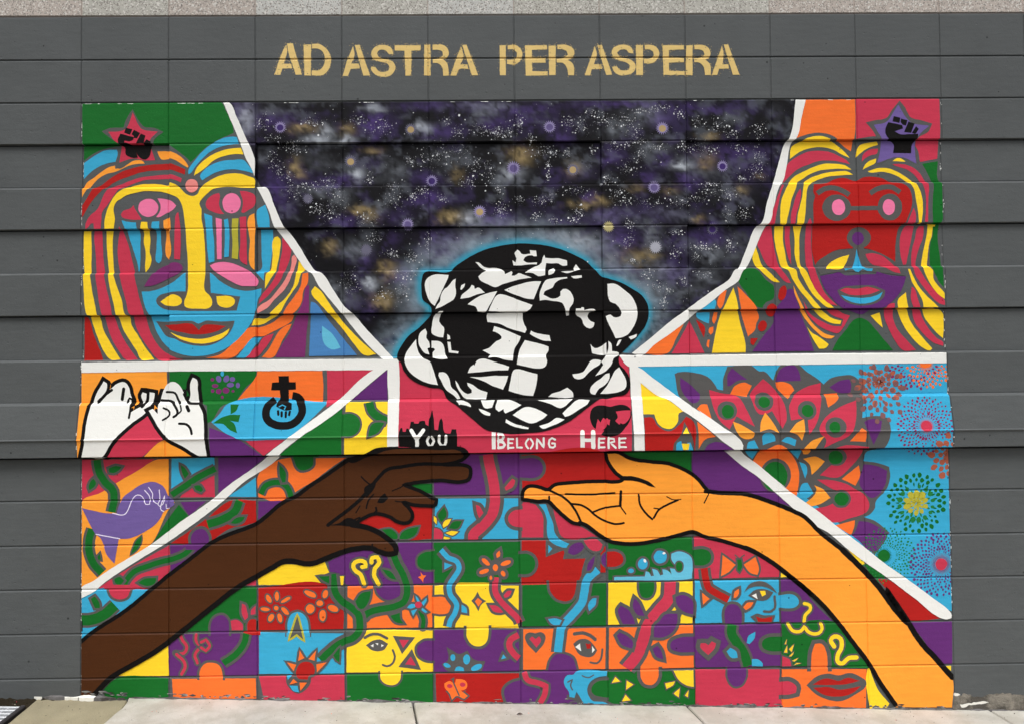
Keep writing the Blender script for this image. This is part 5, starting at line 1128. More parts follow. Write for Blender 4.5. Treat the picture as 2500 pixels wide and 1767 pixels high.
ART5 = """> painted_arm|brown arm and hand reaching from the lower corner
N @E 48,1450 180,1330 400,1190 560,1075 740,925 930,770 1130,620 1340,460 1500,380 1790,270 2070,50 @H 20,920 150,820 300,720 450,610 530,545 690,510 800,450 900,440 1250,440 1600,440 1660,455 1690,500 1640,550 1550,585 1400,600 1640,610 1700,630 1715,690 1690,750 1600,775 1420,760 1200,780 1060,805 1250,880 1330,930 1380,950 1370,1000 1270,1010 1150,1000 1050,970 1120,1040 1150,1100 1130,1160 1080,1180 1000,1165 930,1120 790,1090 700,1120 580,1190 700,1220 800,1260 920,1340 990,1420 990,1470 920,1480 820,1455 760,1425 600,1430 450,1470 300,1530 200,1570 100,1575 0,1550 @J 300,115 200,170 60,250 @E 1640,870 1300,1130 1000,1370 800,1520 600,1640 @F 960,790 880,840 740,980 690,985 628,985 628,570
* outline
K l39 @E 48,1440 180,1330 400,1190 560,1075 740,925 930,770 1130,620 1340,460 1500,380 1790,270 2070,50 @H 20,920 150,820 300,720 450,610 530,555
K @H 480,560 620,510 690,495 800,440 930,425 1050,430 1600,420 1670,445 1700,490 1690,520 1640,550 1640,500 1620,470 1400,455 900,460 800,500 690,540 560,590
K l34 @H 1690,500 1640,550 1550,585 1460,600 1250,598 1050,625 900,655 820,730 740,830 660,930 540,1040 420,1130 330,1200
K l36 @H 1450,605 1640,610 1700,630 1715,690 1690,750 1600,775 1420,760 1200,780 1060,805 1250,880 1330,930 1380,950 1370,1000 1270,1010 1150,1000 1050,970 1120,1040 1150,1100 1130,1160 1080,1180 1000,1165 930,1120 790,1090 700,1120 580,1190
K l42 @H 560,1195 700,1220 800,1260 920,1340 990,1420 990,1470 920,1480 820,1455 760,1425 600,1430 450,1470 300,1530 200,1570 100,1575 0,1550 @J 300,115 200,170 60,250 @E 1640,870 1300,1130 1000,1370 800,1520 600,1640 @F 960,790 880,840 740,980
* crease
@ H
K 330,1200 440,1180 520,1130 600,1150 640,1180 540,1212 480,1205
K l14 650,725 700,775 735,800
K 680,840 760,780 800,740 780,830 700,940
K l14 770,900 720,960 700,1035
K 880,885 910,940 860,985 805,980 830,930
K l10 950,865 1030,830 1060,812
K l20 770,1090 800,1060 795,1030
K l10 600,1080 640,1010
K l14 580,1150 640,1120 620,1165
K l10 980,965 1050,975 1100,1010
K l14 760,1385 762,1420
> painted_arm|light orange arm and open palm reaching from the right
L @M 140,860 145,790 180,745 240,735 320,750 390,770 450,725 600,705 900,690 1090,690 1130,670 1040,600 970,500 950,400 975,398 1060,400 1200,470 1380,500 1560,520 1700,570 1830,650 1950,790 2050,800 @f 870,1300 1150,1390 1370,1480 @S 620,610 750,740 1000,940 1210,1140 1350,1290 1500,1490 1630,1640 @R 1200,130 1350,340 1480,540 1620,690 1742,830 1745,1075 1290,1070 1290,1050 1170,880 1060,700 950,560 800,370 620,180 400,0 @S 700,1370 500,1200 300,1050 100,930 @M 2200,1312 2100,1280 1900,1230 1810,1190 1700,1215 1500,1265 1300,1300 1150,1305 1000,1280 880,1210 760,1120 640,1100 520,1010 430,920 400,890 280,890
* outline
K l36 @M 700,1110 640,1100 520,1010 430,920 400,890 280,885 140,865 145,790 180,745 240,735 320,750 390,770 450,725 600,705 900,690 1090,690 1130,670 1040,600 970,500 945,405 1060,405 1200,470 1380,500 1560,520 1700,570 1830,650 1950,790
K l42 @M 1930,790 2050,805 @f 870,1300 1150,1390 1370,1480 @S 620,610 750,740 1000,940
K l44 @S 990,930 1210,1140 1350,1290 1500,1490 1630,1640 @R 1200,130 1350,340 1480,540 1620,690 1742,830
K l44 @R 1290,1050 1170,880 1060,700 950,560 800,370 620,180 400,0 @S 700,1370 500,1200 300,1050 100,930 40,905
K l39 @S 60,912 @M 2200,1310 2100,1280 1900,1230 1810,1190 1700,1215 1500,1265 1300,1300 1150,1305 1000,1280 880,1210 760,1120 700,1095
* crease
@ M
K l22 390,770 450,800 560,860 640,950 700,1060 720,1110
K l20 400,840 405,900 430,930
K l20 560,815 800,820 1040,805
K l20 610,910 700,920 780,960 860,1030 960,1085 1060,1110 1130,1100
K l18 830,990 950,950 1090,930
K l26 1100,790 1095,930
K l12 1095,930 1120,970 1150,1010
K 1120,640 1200,640 1300,665 1380,700 1440,752 1400,745 1300,705 1200,685 1120,685
K l20 1275,825 1290,920 1350,1010 1410,1065
K l10 1550,842 1600,870 1690,870
K l20 1660,875 1560,920 1470,975 1425,1050
K l12 1425,955 1480,965
K l12 1960,815 1915,905
> motto_lettering|gold stencilled motto AD ASTRA PER ASPERA
* letter
@ h
X 118,360 195,140 230,75 240,130 205,255 275,255 285,298 195,298 175,360
+X 238,65 292,65 375,358 318,360 247,130
X 392,78 463,74 458,368 400,366
+X 471,70 540,72 600,110 645,180 645,250 620,320 570,362 468,366 470,318 540,315 580,270 592,220 585,170 560,130 520,112 471,112
X 755,372 800,220 855,90 866,180 835,255 905,255 915,300 830,305 805,372
+X 870,82 915,80 1010,368 948,368
X 1228,165 1185,165 1160,135 1100,128 1075,160 1090,190 1160,210 1215,230 1245,280 1235,330 1190,372 1120,380 1060,360 1015,300 1020,285 1060,288 1085,325 1130,335 1180,320 1190,290 1170,255 1100,235 1045,215 1022,170 1035,120 1080,88 1150,82 1205,105
X 1240,85 1482,85 1480,132 1395,135 1390,370 1338,370 1330,135 1240,132
X 1515,80 1572,78 1572,368 1510,368
+X 1592,80 1680,80 1725,105 1745,155 1730,195 1690,215 1725,250 1742,370 1690,370 1680,290 1650,255 1592,250 1592,215 1650,205 1690,180 1685,145 1650,128 1592,128
X 1757,370 1820,190 1860,95 1880,190 1850,265 1915,265 1925,308 1838,310 1812,370
+X 1870,85 1910,82 2018,366 1958,368
@ i
X 75,85 130,82 128,355 75,355
+X 148,85 215,82 260,110 280,155 265,215 215,255 140,252 140,212 200,210 230,185 232,150 205,125 148,120
X 305,85 502,82 505,120 365,125 365,190 490,195 488,240 365,240 368,318 505,320 505,355 308,358
X 518,88 582,85 578,352 520,355
+X 597,80 680,80 740,115 750,160 720,205 690,215 735,250 745,355 692,355 680,285 650,245 590,240 590,205 650,195 690,170 680,135 640,120 597,118
X 840,355 900,190 935,90 953,160 925,255 990,255 1000,295 905,300 890,355
+X 957,80 1000,80 1088,350 1035,352
X 1282,155 1240,150 1220,125 1160,125 1135,150 1155,180 1220,200 1275,225 1300,270 1280,325 1220,352 1150,352 1105,320 1088,280 1130,272 1150,300 1190,312 1240,300 1250,270 1220,240 1140,215 1095,180 1088,130 1130,90 1200,78 1260,100
X 1305,82 1368,80 1365,352 1305,352
+X 1385,80 1450,80 1500,110 1515,155 1495,210 1440,248 1375,245 1375,205 1430,200 1465,175 1460,140 1430,120 1385,118
X 1545,82 1735,82 1735,120 1600,125 1600,190 1735,195 1735,235 1600,240 1600,312 1740,318 1740,352 1550,352
X 1758,85 1815,82 1812,352 1750,352
+X 1832,80 1910,80 1965,110 1978,155 1960,200 1930,212 1970,250 1978,352 1925,352 1915,280 1880,240 1830,235 1830,200 1890,190 1925,165 1915,135 1880,120 1832,118
X 1988,352 2060,150 2085,85 2098,170 2085,255 2140,255 2145,292 2055,295 2035,352
+X 2100,75 2140,75 2240,348 2180,350
"""
# ------------------------------------------------------------------ painting on the wall: flat shapes that follow every block face
TILES = dict(A=(1050,580,4), B=(650,640,4), C=(950,900,4), D=(180,880,4), E=(180,1210,4), F=(0,1400,3.28), H=(720,980,4), J=(620,1340,4), M=(1240,1000,4),
  N=(1050,1340,4), P=(1500,1290,4), S=(1810,1110,4), R=(1800,1400,3.28), T=(190,240,4), U=(190,580,4), a=(1600,220,4), b=(1800,220,4), c=(1780,510,4), d=(1520,600,4),
  f=(1600,880,4), g=(1960,870,6.042), h=(640,90,3.8267), i=(1200,90,3.703), j=(560,240,3.189), k=(1200,240,3.189))
def smooth_path(P, closed, step=5.0, cornerdeg=66, wob=0.55):
    P = [np.array(p, float) for p in P]
    Q = [P[0]]
    for p in P[1:]:
        if np.hypot(*(p - Q[-1])) > 0.4: Q.append(p)
    if closed and len(Q) > 2 and np.hypot(*(Q[0] - Q[-1])) < 0.4: Q.pop()
    P = Q; n = len(P)
    if n < 2: return P
    seg = n if closed else n - 1
    dirs = [(P[(k + 1) % n] - P[k]) / max(1e-6, np.hypot(*(P[(k + 1) % n] - P[k]))) for k in range(seg)]
    tan_in, tan_out = [None] * n, [None] * n
    for k in range(n):
        dp = dirs[k - 1] if (closed or k > 0) else None; dn = dirs[k] if k < seg else None
        if dp is None: tan_in[k] = tan_out[k] = dn; continue
        if dn is None: tan_in[k] = tan_out[k] = dp; continue
        ca = float(np.clip(np.dot(dp, dn), -1, 1))
        if math.degrees(math.acos(ca)) > cornerdeg: tan_in[k], tan_out[k] = dp, dn
        else:
            t = dp + dn; t = t / max(1e-6, np.hypot(*t)); tan_in[k] = tan_out[k] = t
    out = []
    for k in range(seg):
        p, q = P[k], P[(k + 1) % n]; L = np.hypot(*(q - p)); m_ = max(1, int(L / step))
        for s in range(m_):
            t = s / m_; h00 = 2*t**3 - 3*t**2 + 1; h10 = t**3 - 2*t**2 + t; h01 = -2*t**3 + 3*t**2; h11 = t**3 - t**2
            out.append(h00 * p + h10 * L * tan_out[k] + h01 * q + h11 * L * tan_in[(k + 1) % n])
    if not closed: out.append(P[-1])
    if wob:
        res = []
        for o in out:
            v = Vector((o[0] * 0.11, o[1] * 0.11, 0.3)); res.append(o + wob * np.array([mnoise.noise(v), mnoise.noise(v + Vector((31, 7, 2)))]))
        out = res
    return out
def grow(P, w):
    n = len(P); A = sum(P[k][0] * P[(k + 1) % n][1] - P[(k + 1) % n][0] * P[k][1] for k in range(n))
    sg = 1 if A > 0 else -1; out = []
    for k in range(n):
        a = P[k] - P[k - 1]; b = P[(k + 1) % n] - P[k]; a = a / max(1e-6, np.hypot(*a)); b = b / max(1e-6, np.hypot(*b))
        na = sg * np.array([a[1], -a[0]]); nb = sg * np.array([b[1], -b[0]]); m_ = na + nb; l = np.hypot(*m_)
        if l < 0.3: out.append(P[k] + nb * w); continue
        m_ /= l; sc = min(1.7, 1 / max(0.3, float(np.dot(m_, nb)))); out.append(P[k] + m_ * w * sc)
    return out
def ribbon(P, w, caps=True):
    """triangles of a stroke of width w with rounded ends"""
    L, R = [], []
    n = len(P)
    for k in range(n):
        d = P[min(k + 1, n - 1)] - P[max(k - 1, 0)]; d = d / max(1e-6, np.hypot(*d)); nn = np.array([d[1], -d[0]]) * w / 2
        L.append(P[k] + nn); R.append(P[k] - nn)
    T = []
    for k in range(n - 1): T += [(L[k], L[k + 1], R[k + 1]), (L[k], R[k + 1], R[k])]
    for end, other in (((0, 1), (n - 1, n - 2)) if caps else ()):
        d = P[end] - P[other]; a0 = math.atan2(d[1], d[0]); c = P[end]; m_ = 6
        arc = [c + w / 2 * np.array([math.cos(a0 - math.pi/2 + math.pi * s / m_), math.sin(a0 - math.pi/2 + math.pi * s / m_)]) for s in range(m_ + 1)]
        for s in range(m_): T.append((c, arc[s], arc[s + 1]))
    return T
def tess(P):
    if len(P) < 3: return []
    vs = [Vector((p[0], p[1], 0)) for p in P]
    return [(P[a], P[b], P[c]) for a, b, c in tessellate_polygon([vs])]
GR = 3.0
layer = np.zeros((int(IH / GR) + 3, int(IW / GR) + 3), np.int16)
def next_layer(tris):
    xs = [p[0] for t in tris for p in t]; ys = [p[1] for t in tris for p in t]
    if not xs: return 1
    mask = np.zeros_like(layer, bool)
    for t in tris:
        x0, x1 = min(p[0] for p in t) - GR, max(p[0] for p in t) + GR; y0, y1 = min(p[1] for p in t) - GR, max(p[1] for p in t) + GR
        i0, i1 = max(0, int(x0 / GR)), min(layer.shape[1] - 1, int(x1 / GR) + 1); j0, j1 = max(0, int(y0 / GR)), min(layer.shape[0] - 1, int(y1 / GR) + 1)
        if i1 <= i0 or j1 <= j0: continue
        X, Y = np.meshgrid(np.arange(i0, i1 + 1) * GR, np.arange(j0, j1 + 1) * GR)
        ins = np.ones(X.shape, bool); ar = (t[1][0]-t[0][0])*(t[2][1]-t[0][1]) - (t[2][0]-t[0][0])*(t[1][1]-t[0][1])
        s = 1 if ar > 0 else -1
        for k in range(3):
            a, b = t[k], t[(k + 1) % 3]; ln = max(1e-6, math.hypot(b[0]-a[0], b[1]-a[1]))
            ins &= s * ((b[0]-a[0]) * (Y - a[1]) - (b[1]-a[1]) * (X - a[0])) / ln > -GR * 1.1
        mask[j0:j1+1, i0:i1+1] |= ins
    if not mask.any(): return 1
    l = int(layer[mask].max()) + 1
    layer[mask] = l
    return l
def split(poly, ax, val):
    """convex polygon cut by a line; returns the low and the high piece"""
    lo, hi = [], []; n = len(poly)
    for k in range(n):
        p, q = poly[k], poly[(k + 1) % n]; dp, dq = p[ax] - val, q[ax] - val
        if dp <= 0: lo.append(p)
        if dp >= 0: hi.append(p)
        if (dp < 0 < dq) or (dq < 0 < dp):
            t = dp / (dp - dq); r = (p[0] + (q[0] - p[0]) * t, p[1] + (q[1] - p[1]) * t); lo.append(r); hi.append(r)
    return (lo if len(lo) > 2 else None), (hi if len(hi) > 2 else None)
def slabs(poly, ax, lines):
    a = min(p[ax] for p in poly); b = max(p[ax] for p in poly)
    i = int(np.searchsorted(lines, a, 'right')) - 1
    res = []
    while poly is not None:
        if i + 1 >= len(lines): break
        if i < 0:
            _, poly = split(poly, ax, lines[0]); i = 0; continue
        if max(p[ax] for p in poly) <= lines[i + 1]: res.append((i, poly)); break
        lo, poly = split(poly, ax, lines[i + 1])
        if lo is not None: res.append((i, lo))
        i += 1
    return res
ZFOOT = lambda x: gz(x, 0) - 0.01
PAINT_TOP = JZ[2] - 1*mm
LG = 0.00013
class Sheet:
    def __init__(s): s.V = []; s.F = []; s.M = []; s.mats = []; s.key = {}
    def mat(s, m_):
        if m_ not in s.mats: s.mats.append(m_)
        return s.mats.index(m_)
    def tri(s, t, mi, lay, clip=True, fine=None):
        w = [px2wall_c(p) for p in t]
        ar = (w[1][0]-w[0][0])*(w[2][1]-w[0][1]) - (w[2][0]-w[0][0])*(w[1][1]-w[0][1])
        if abs(ar) < 1e-9: return
        if ar < 0: w = w[::-1]
        if clip:
            for ax, v, keep in ((0, 1.5*mm, 1), (0, 10 * BW - 1.5*mm, 0), (1, PAINT_TOP, 0)):
                lo, hi = split(w, ax, v); w = hi if keep else lo
                if w is None: return
        for i, p in slabs(w, 0, ulines):
            for j, q in slabs(p, 1, zlines):
                for piece in (fine(q) if fine else (q,)):
                    ids = []
                    for (u, z) in piece:
                        y = -(hcell(i, j, u, z) + lay * LG); k = (round(u, 6), round(z, 6), lay, round(y, 5)); v = s.key.get(k)
                        if v is None: v = s.key[k] = len(s.V); s.V.append((u, y, z))
                        if not ids or ids[-1] != v: ids.append(v)
                    if len(ids) > 1 and ids[0] == ids[-1]: ids.pop()
                    if len(ids) > 2 and len(set(ids)) == len(ids): s.F.append(ids); s.M.append(mi)
    def build(s, name, parent, label=None):
        if not s.F: return None
        V = np.array(s.V); c = (V.min(0) + V.max(0)) / 2
        o = mesh_obj(name, V, s.F, s.mats, s.M, parent=parent, origin=tuple(c))
        if label: o['label'] = label
        return o
pc = {}
def px2wall_c(p):
    k = (round(float(p[0]), 2), round(float(p[1]), 2))
    if k not in pc: pc[k] = px2wall(*k)
    return pc[k]
def fl(s): return [float(x) for x in s.replace(',', ' ').split()]
def add_shape(sheet, line, tile, clip):
    import re
    toks = line.split(); head = toks[0]; toks = toks[1:]
    col, _, ol = head.partition('/'); olw = 0; olc = None
    if ol:
        mo = re.match(r'([A-Z]\d?)(\d+)$', ol) if not re.match(r'[A-Z]\d+$', ol) else re.match(r'([A-Z])(\d+)$', ol); olc, olw = mo.group(1), float(mo.group(2))
    ox, oy, sc = tile; kind = 'p'; width = 0
    if toks[0] in ('c', 'e', 'm', 'x'): kind = toks.pop(0)
    elif toks[0] == 'k': toks.pop(0); kind = 'k'
    elif re.match(r'l\d+$', toks[0]): kind = 'l'; width = float(toks.pop(0)[1:])
    mt = sheet.mat(paint(col))
    if kind in ('c', 'e', 'm', 'x'):
        v = fl(' '.join(toks)); cx, cy = ox + v[0] / sc, oy + v[1] / sc
    if kind in ('c', 'e'):
        rx = v[2] / sc; ry = (v[3] if len(v) > 3 else v[2]) / sc; an = math.radians(v[4]) if len(v) > 4 else 0
        n = max(10, int((rx + ry) * 1.1)); P = []
        for k in range(n):
            a = 2 * math.pi * k / n; x, y = rx * math.cos(a), ry * math.sin(a)
            q = np.array([cx + x * math.cos(an) - y * math.sin(an), cy + x * math.sin(an) + y * math.cos(an)])
            vv = Vector((q[0] * .09, q[1] * .09, 5)); P.append(q + 0.9 * np.array([mnoise.noise(vv), mnoise.noise(vv + Vector((9, 9, 9)))]))
    elif kind == 'm':
        r0, r1, nr, nd, ds = v[2] / sc, v[3] / sc, int(v[4]), int(v[5]), v[6] / sc; T = []
        rg = random.Random(int(cx * 7 + r0))
        for q in range(nr):
            r = r0 + (r1 - r0) * q / max(1, nr - 1)
            for k in range(nd):
                if rg.random() < 0.05: continue
                a = 2 * math.pi * (k + 0.5 * (q % 2)) / nd + rg.uniform(-.03, .03); c = np.array([cx + r * math.cos(a), cy + r * math.sin(a)])
                if c[1] < 889 + ds * .4: continue
                e1 = np.array([math.cos(a), math.sin(a)]); e2 = np.array([-e1[1], e1[0]]); s_ = ds * rg.uniform(.6, 1.0) * (0.75 + 0.25 * q / max(1, nr - 1)); le = s_ * (0.62 if q else 0.8); wd = s_ * (0.5 if q else 0.3)
                ang = [0.4, 1.25, 1.9, 2.75, 3.6, 4.4, 5.0, 5.9] if ds > 5 else [0, 1.57, 3.14, 4.71]
                pts = [c + e1 * le * math.cos(b) * rg.uniform(.8, 1.15) + e2 * wd * math.sin(b) * rg.uniform(.8, 1.15) for b in ang]
                T += tess(pts)
        lay = next_layer(T)
        for t in T: sheet.tri(t, mt, lay, clip)
        return
    elif kind == 'x':
        r0, r1, n = v[2] / sc, v[3] / sc, int(v[4]); T = []
        for k in range(n):
            a = 2 * math.pi * k / n; da = math.pi / n * 0.7
            T.append(tuple(np.array([cx + r * math.cos(b), cy + r * math.sin(b)]) for r, b in ((r0, a - da), (r1, a), (r0, a + da))))
        lay = next_layer(T)
        for t in T: sheet.tri(t, mt, lay, clip)
        return
    else:
        P = []
        for t in toks:
            if t[0] == '@': ox, oy, sc = TILES[t[1]]
            else:
                a, b = t.split(','); P.append((ox + float(a) / sc, oy + float(b) / sc))
    if kind == 'l':
        P = smooth_path(P, False, cornerdeg=75, wob=0.7); w = width / sc
        if olc:
            T = ribbon(P, w + 2 * olw / sc, width < 48); lay = next_layer(T); om = sheet.mat(paint(olc))
            for t in T: sheet.tri(t, om, lay, clip)
        T = ribbon(P, w, width < 48)
    else:
        raw_ = P
        if kind in 'pk': P = smooth_path(P, True)
        if olc:
            T = tess(grow(P, olw / sc)); lay = next_layer(T); om = sheet.mat(paint(olc))
            for t in T: sheet.tri(t, om, lay, clip)
        if kind == 'k':          # open the outline where a knob joins its own tile
            a, b = np.array(raw_[0]), np.array(raw_[-1]); mid = (a + b) / 2; cen = np.mean(raw_, 0); nrm = np.array([b[1] - a[1], a[0] - b[0]]); nrm /= max(1e-6, np.hypot(*nrm))
            if np.dot(nrm, mid - cen) < 0: nrm = -nrm
            ow = olw / sc; e = nrm * (ow * 1.8 + 3); d_ = (b - a) / max(1e-6, np.hypot(*(b - a))) * (ow * 1.8 + 1.5)
            for Q in ([a - nrm * 3, b - nrm * 3, b + e, a + e], [a - d_ + nrm * 2.2, b + d_ + nrm * 2.2, b + d_ + e, a - d_ + e]):
                tq = tess(Q); lay = next_layer(tq)
                for t in tq: sheet.tri(t, mt, lay, clip)
        T = tess(P)
    lay = next_layer(T)
    for t in T: sheet.tri(t, mt, lay, clip)
def run_art(text, root, clip=True):
    tile = TILES['T']; part = None; pname = 'painted_shape'; plab = None; psheet = None; sub = None; star = None; psheet_has = False
    groups = []          # (name, label, sheet, [(subname, sheet)])
    for ln in text.strip().split('\n'):
        ln = ln.strip()
        if not ln: continue
        if ln.startswith('@'):
            q = ln[1:].split(); tile = TILES[q[0]] if len(q) == 1 else (float(q[0]), float(q[1]), 4.0); continue
        if ln.startswith('>>'): sub = Sheet(); star = None; groups[-1][3].append((ln[2:].strip(), sub)); continue
        if ln.startswith('>'):
            a, _, b = ln[1:].strip().partition('|'); groups.append((a, b, Sheet(), [])); sub = None; star = None; continue
        if ln.startswith('* '): star = ln[2:].strip(); sub = None; continue
        if ln.startswith('*'): star = ln[1:].strip(); continue
        g = groups[-1]
        if ln.startswith('+'): ln = ln[1:]; tgt = sub if sub is not None else g[2]
        elif star: sub = Sheet(); g[3].append((star, sub)); tgt = sub
        else: tgt = sub if sub is not None else g[2]
        add_shape(tgt, ln, tile, clip)
    for name, lab, sh, subs in groups:
        if sh.F: p = sh.build(name, root, lab)
        else:
            p = empty(name, (0, 0, 0), root)
            if lab: p['label'] = lab
        for sn, ss in subs:
            o = ss.build(sn, None)
            if o: 
                w = o.location.copy(); o.parent = p; o.location = w - p.location
mural = empty('mural', (0, 0, 0), label='colourful mural of two reaching arms below a globe and starry sky', category='mural')
# ---- spray-painted night sky: colours per vertex, laid down as puffs of paint
GAL = [(T_[0] + a / T_[2], T_[1] + b / T_[2]) for T_, pts in (
 (TILES['T'], [(1455,50)]), (TILES['a'], [(1420,92),(1345,400),(1300,520),(1240,700),(1170,920),(1080,1160),(1030,1320),(930,1500)]),
 (TILES['d'], [(1210,130),(1140,260),(1060,350),(940,430),(800,530),(640,650),(480,770),(300,910),(130,1060)]),
 (TILES['A'], [(1700,1100),(1000,600),(200,900),(-320,1170)]), (TILES['B'], [(1190,942),(1080,840),(900,640),(790,490),(700,380),(560,200),(450,80)]),
 (TILES['T'], [(2210,1560),(2030,1300),(1975,1240),(1880,1050),(1800,890),(1735,780),(1735,600),(1640,440),(1560,260)])) for a, b in pts]
pj = lambda L_: [(560 + x / 3.189, 240 + y / 3.189, rx / 3.189, ry / 3.189, s) for x, y, rx, ry, s in L_]
pk = lambda L_: [(1200 + x / 3.189, 240 + y / 3.189, rx / 3.189, ry / 3.189, s) for x, y, rx, ry, s in L_]
WH = pj([(140,160,50,100,.5),(320,100,80,40,.3),(1130,80,80,22,.6),(760,260,45,40,.6),(690,330,90,30,.5),(900,330,70,25,.7),(1510,230,60,30,.7),(1970,120,80,35,.45),(1000,600,45,45,.7),(1330,570,50,60,.35),(740,730,150,35,.4),(880,790,60,60,.35),(1180,850,45,40,.4),(1880,940,80,50,.5),(1870,1050,130,40,.3),(930,1180,90,60,.3),(1100,1440,38,38,.8),(800,1480,70,60,.35),(1400,1500,90,120,.3),(900,1570,110,70,.28),(250,470,40,40,.3),(600,420,90,60,.2),(730,510,100,50,.2),(1190,580,120,70,.18),(1700,450,160,90,.14),(1040,1170,60,60,.45),(80,80,50,40,.2),(1900,60,200,20,.3),(1800,1150,180,60,.3),(1650,1250,140,60,.35)]) + \
     pk([(1200,130,120,70,.4),(980,240,100,60,.4),(60,70,90,30,.4),(1480,520,70,30,.9),(1280,390,110,45,.4),(230,980,90,30,.4),(150,590,90,50,.5),(1870,150,90,50,.3),(1640,590,110,35,.4),(640,1130,190,80,.5),(920,1250,80,80,.35),(1260,1040,60,50,.35),(1730,1240,50,50,.45),(1330,1350,110,60,.35),(1650,1390,130,50,.3),(1950,1100,60,60,.2),(1300,1500,90,50,.35),(1660,1180,130,50,.3),(1900,1230,110,80,.2),(1840,720,140,60,.14),(1250,1150,60,50,.4),(1100,1450,120,80,.3),(1560,1500,120,60,.2),(950,920,200,50,.15),(1420,900,160,40,.2),(2200,130,60,60,.16),(700,560,60,40,.3),(30,1000,120,60,.3),(400,1050,150,50,.3)])
VI = pj([(330,180,250,60,.7),(1150,170,120,60,1.),(1150,250,90,50,.8),(1620,260,130,50,.8),(900,640,100,35,.8),(1540,630,110,45,.7),(1570,790,110,55,.9),(900,960,100,50,.8),(1700,1090,170,70,.6),(1350,1390,80,60,.8),(1060,1250,60,50,.7),(2080,950,110,60,.8),(1650,60,320,28,.7),(2050,200,100,45,.7),(100,80,90,60,.7),(60,400,80,120,.6),(350,700,90,150,.6),(450,800,80,120,.3),(700,650,160,40,.4),(1290,1100,60,60,.5),(1680,1200,150,60,.5),(1100,1640,60,60,.5),(1290,930,120,60,.35)]) + \
     pk([(240,90,260,40,.7),(550,310,80,50,.8),(1100,50,360,28,.8),(1320,160,90,60,.9),(1700,90,260,30,.7),(950,470,100,60,.6),(1340,500,60,55,1.),(1220,610,80,60,.8),(1560,650,80,60,.8),(760,780,50,35,1.),(900,910,120,50,.7),(1000,1110,150,80,.7),(1720,1000,60,45,1.),(1700,1100,140,60,.6),(1430,1190,90,110,.5),(40,920,130,50,.7),(1850,430,240,80,.55),(350,190,260,60,.4),(640,590,160,40,.4),(1420,1370,120,60,.6),(1040,1340,140,30,.6),(600,960,260,30,.45),(1980,560,150,120,.3),(1300,900,260,60,.3),(1490,610,50,40,.5)])
GO = pj([(570,235,100,32,.8),(920,250,55,40,.6),(1120,405,60,28,.8),(510,530,42,55,.8),(560,590,35,30,.6),(1020,875,70,30,.8),(1100,920,50,35,.8),(1730,925,80,42,.9),(790,1160,45,42,.7),(1240,1340,62,60,.7),(1200,1570,72,58,.8),(1780,600,42,50,.5)]) + \
     pk([(230,440,90,60,.8),(640,550,48,45,.9),(730,830,100,22,.7),(850,790,60,25,.7),(1680,490,60,60,.55),(1690,300,62,25,.7),(1950,715,42,35,.55),(1130,700,60,30,.4),(1390,720,60,30,.4),(1610,950,38,25,.6),(2090,615,35,25,.4),(1130,1240,110,60,.45),(1250,1215,60,25,.6),(1000,1580,200,60,.0)])
DK = pj([(980,30,150,25,.8),(1500,130,300,60,.5),(1380,1130,90,70,.6),(700,440,220,60,.4),(600,950,120,90,.6)]) + pk([(2110,140,32,32,.9),(700,300,60,30,.8),(1290,1200,90,50,.9),(1400,1190,50,60,.5),(1150,560,300,40,.6),(1400,560,180,40,.5),(700,730,60,25,.8),(400,850,300,70,.4)])
GLOBE_LINE = [l for l in ART2.split('\n') if l.startswith('K -60,')][0]
gp = np.array([(1050 + float(q.split(',')[0]) / 4, 580 + float(q.split(',')[1]) / 4) for q in GLOBE_LINE.split()[1:]])
def gal_colors(V):
    px, py = proj(V[:, 0], V[:, 1], V[:, 2]); n = len(V)
    K0 = np.array(lin((13, 12, 16))); C = np.tile(K0, (n, 1))
    def fb(sc, off, sy=1.0): return np.array([mnoise.fractal(Vector((x * sc + off, y * sc * sy, off)), 0.6, 2.1, 4) for x, y in zip(px, py)])
    n1, n2, n3, n4 = fb(.013, 3, 1.3), fb(.016, 17, 1.2), fb(.03, 40, 1.2), fb(.06, 60)
    def put(col, al):
        nonlocal C
        al = np.clip(al, 0, 1)[:, None]; C = C * (1 - al) + np.array(lin(col)) * al
    put((52, 42, 80), np.clip((n1 - 0.04) * 1.3, 0, .55))
    put((105, 110, 120), np.clip((n2 - 0.12) * 1.2, 0, .35))
    put((11, 10, 14), np.clip((n3 - 0.0) * 2.8, 0, .9))
    wx = px + n4 * 9; wy = py + n3 * 9
    def puffs(Ls, col, gain=1.0):
        for x, y, rx, ry, s in Ls:
            d = ((wx - x) / rx) ** 2 + ((wy - y) / ry) ** 2; put(col, gain * s * np.exp(-d * 0.9) * (0.9 + 0.9 * n4))
    puffs(VI, (78, 58, 120), .72); puffs(WH, (165, 172, 184), .62); puffs(DK, (11, 10, 14), 1); puffs(GO, (176, 154, 108), .68); puffs([w for w in WH if w[4] >= .5], (205, 212, 222), .55)
    # dark rim next to the white bands
    # cyan mist around the globe
    best = np.full(n, 1e9)
    for k in range(len(gp)):
        a, b = gp[k], gp[(k + 1) % len(gp)]; ab = b - a; L2 = (ab ** 2).sum() + 1e-9
        t = np.clip(((px - a[0]) * ab[0] + (py - a[1]) * ab[1]) / L2, 0, 1); d = np.hypot(px - a[0] - ab[0] * t, py - a[1] - ab[1] * t); best = np.minimum(best, d)
    put((150, 165, 180), .62 * np.clip(1 - best / 85, 0, 1) ** 1.3 * (0.8 + n3))
    put((52, 158, 188), np.clip(1.15 - best / 14, 0, 1))
    put((52, 128, 150), .35 * np.clip(1 - best / 34, 0, 1))
    gm = np.exp(-(((px - 1225) / 60) ** 2)) * 0
    return C
FZ = 0.012
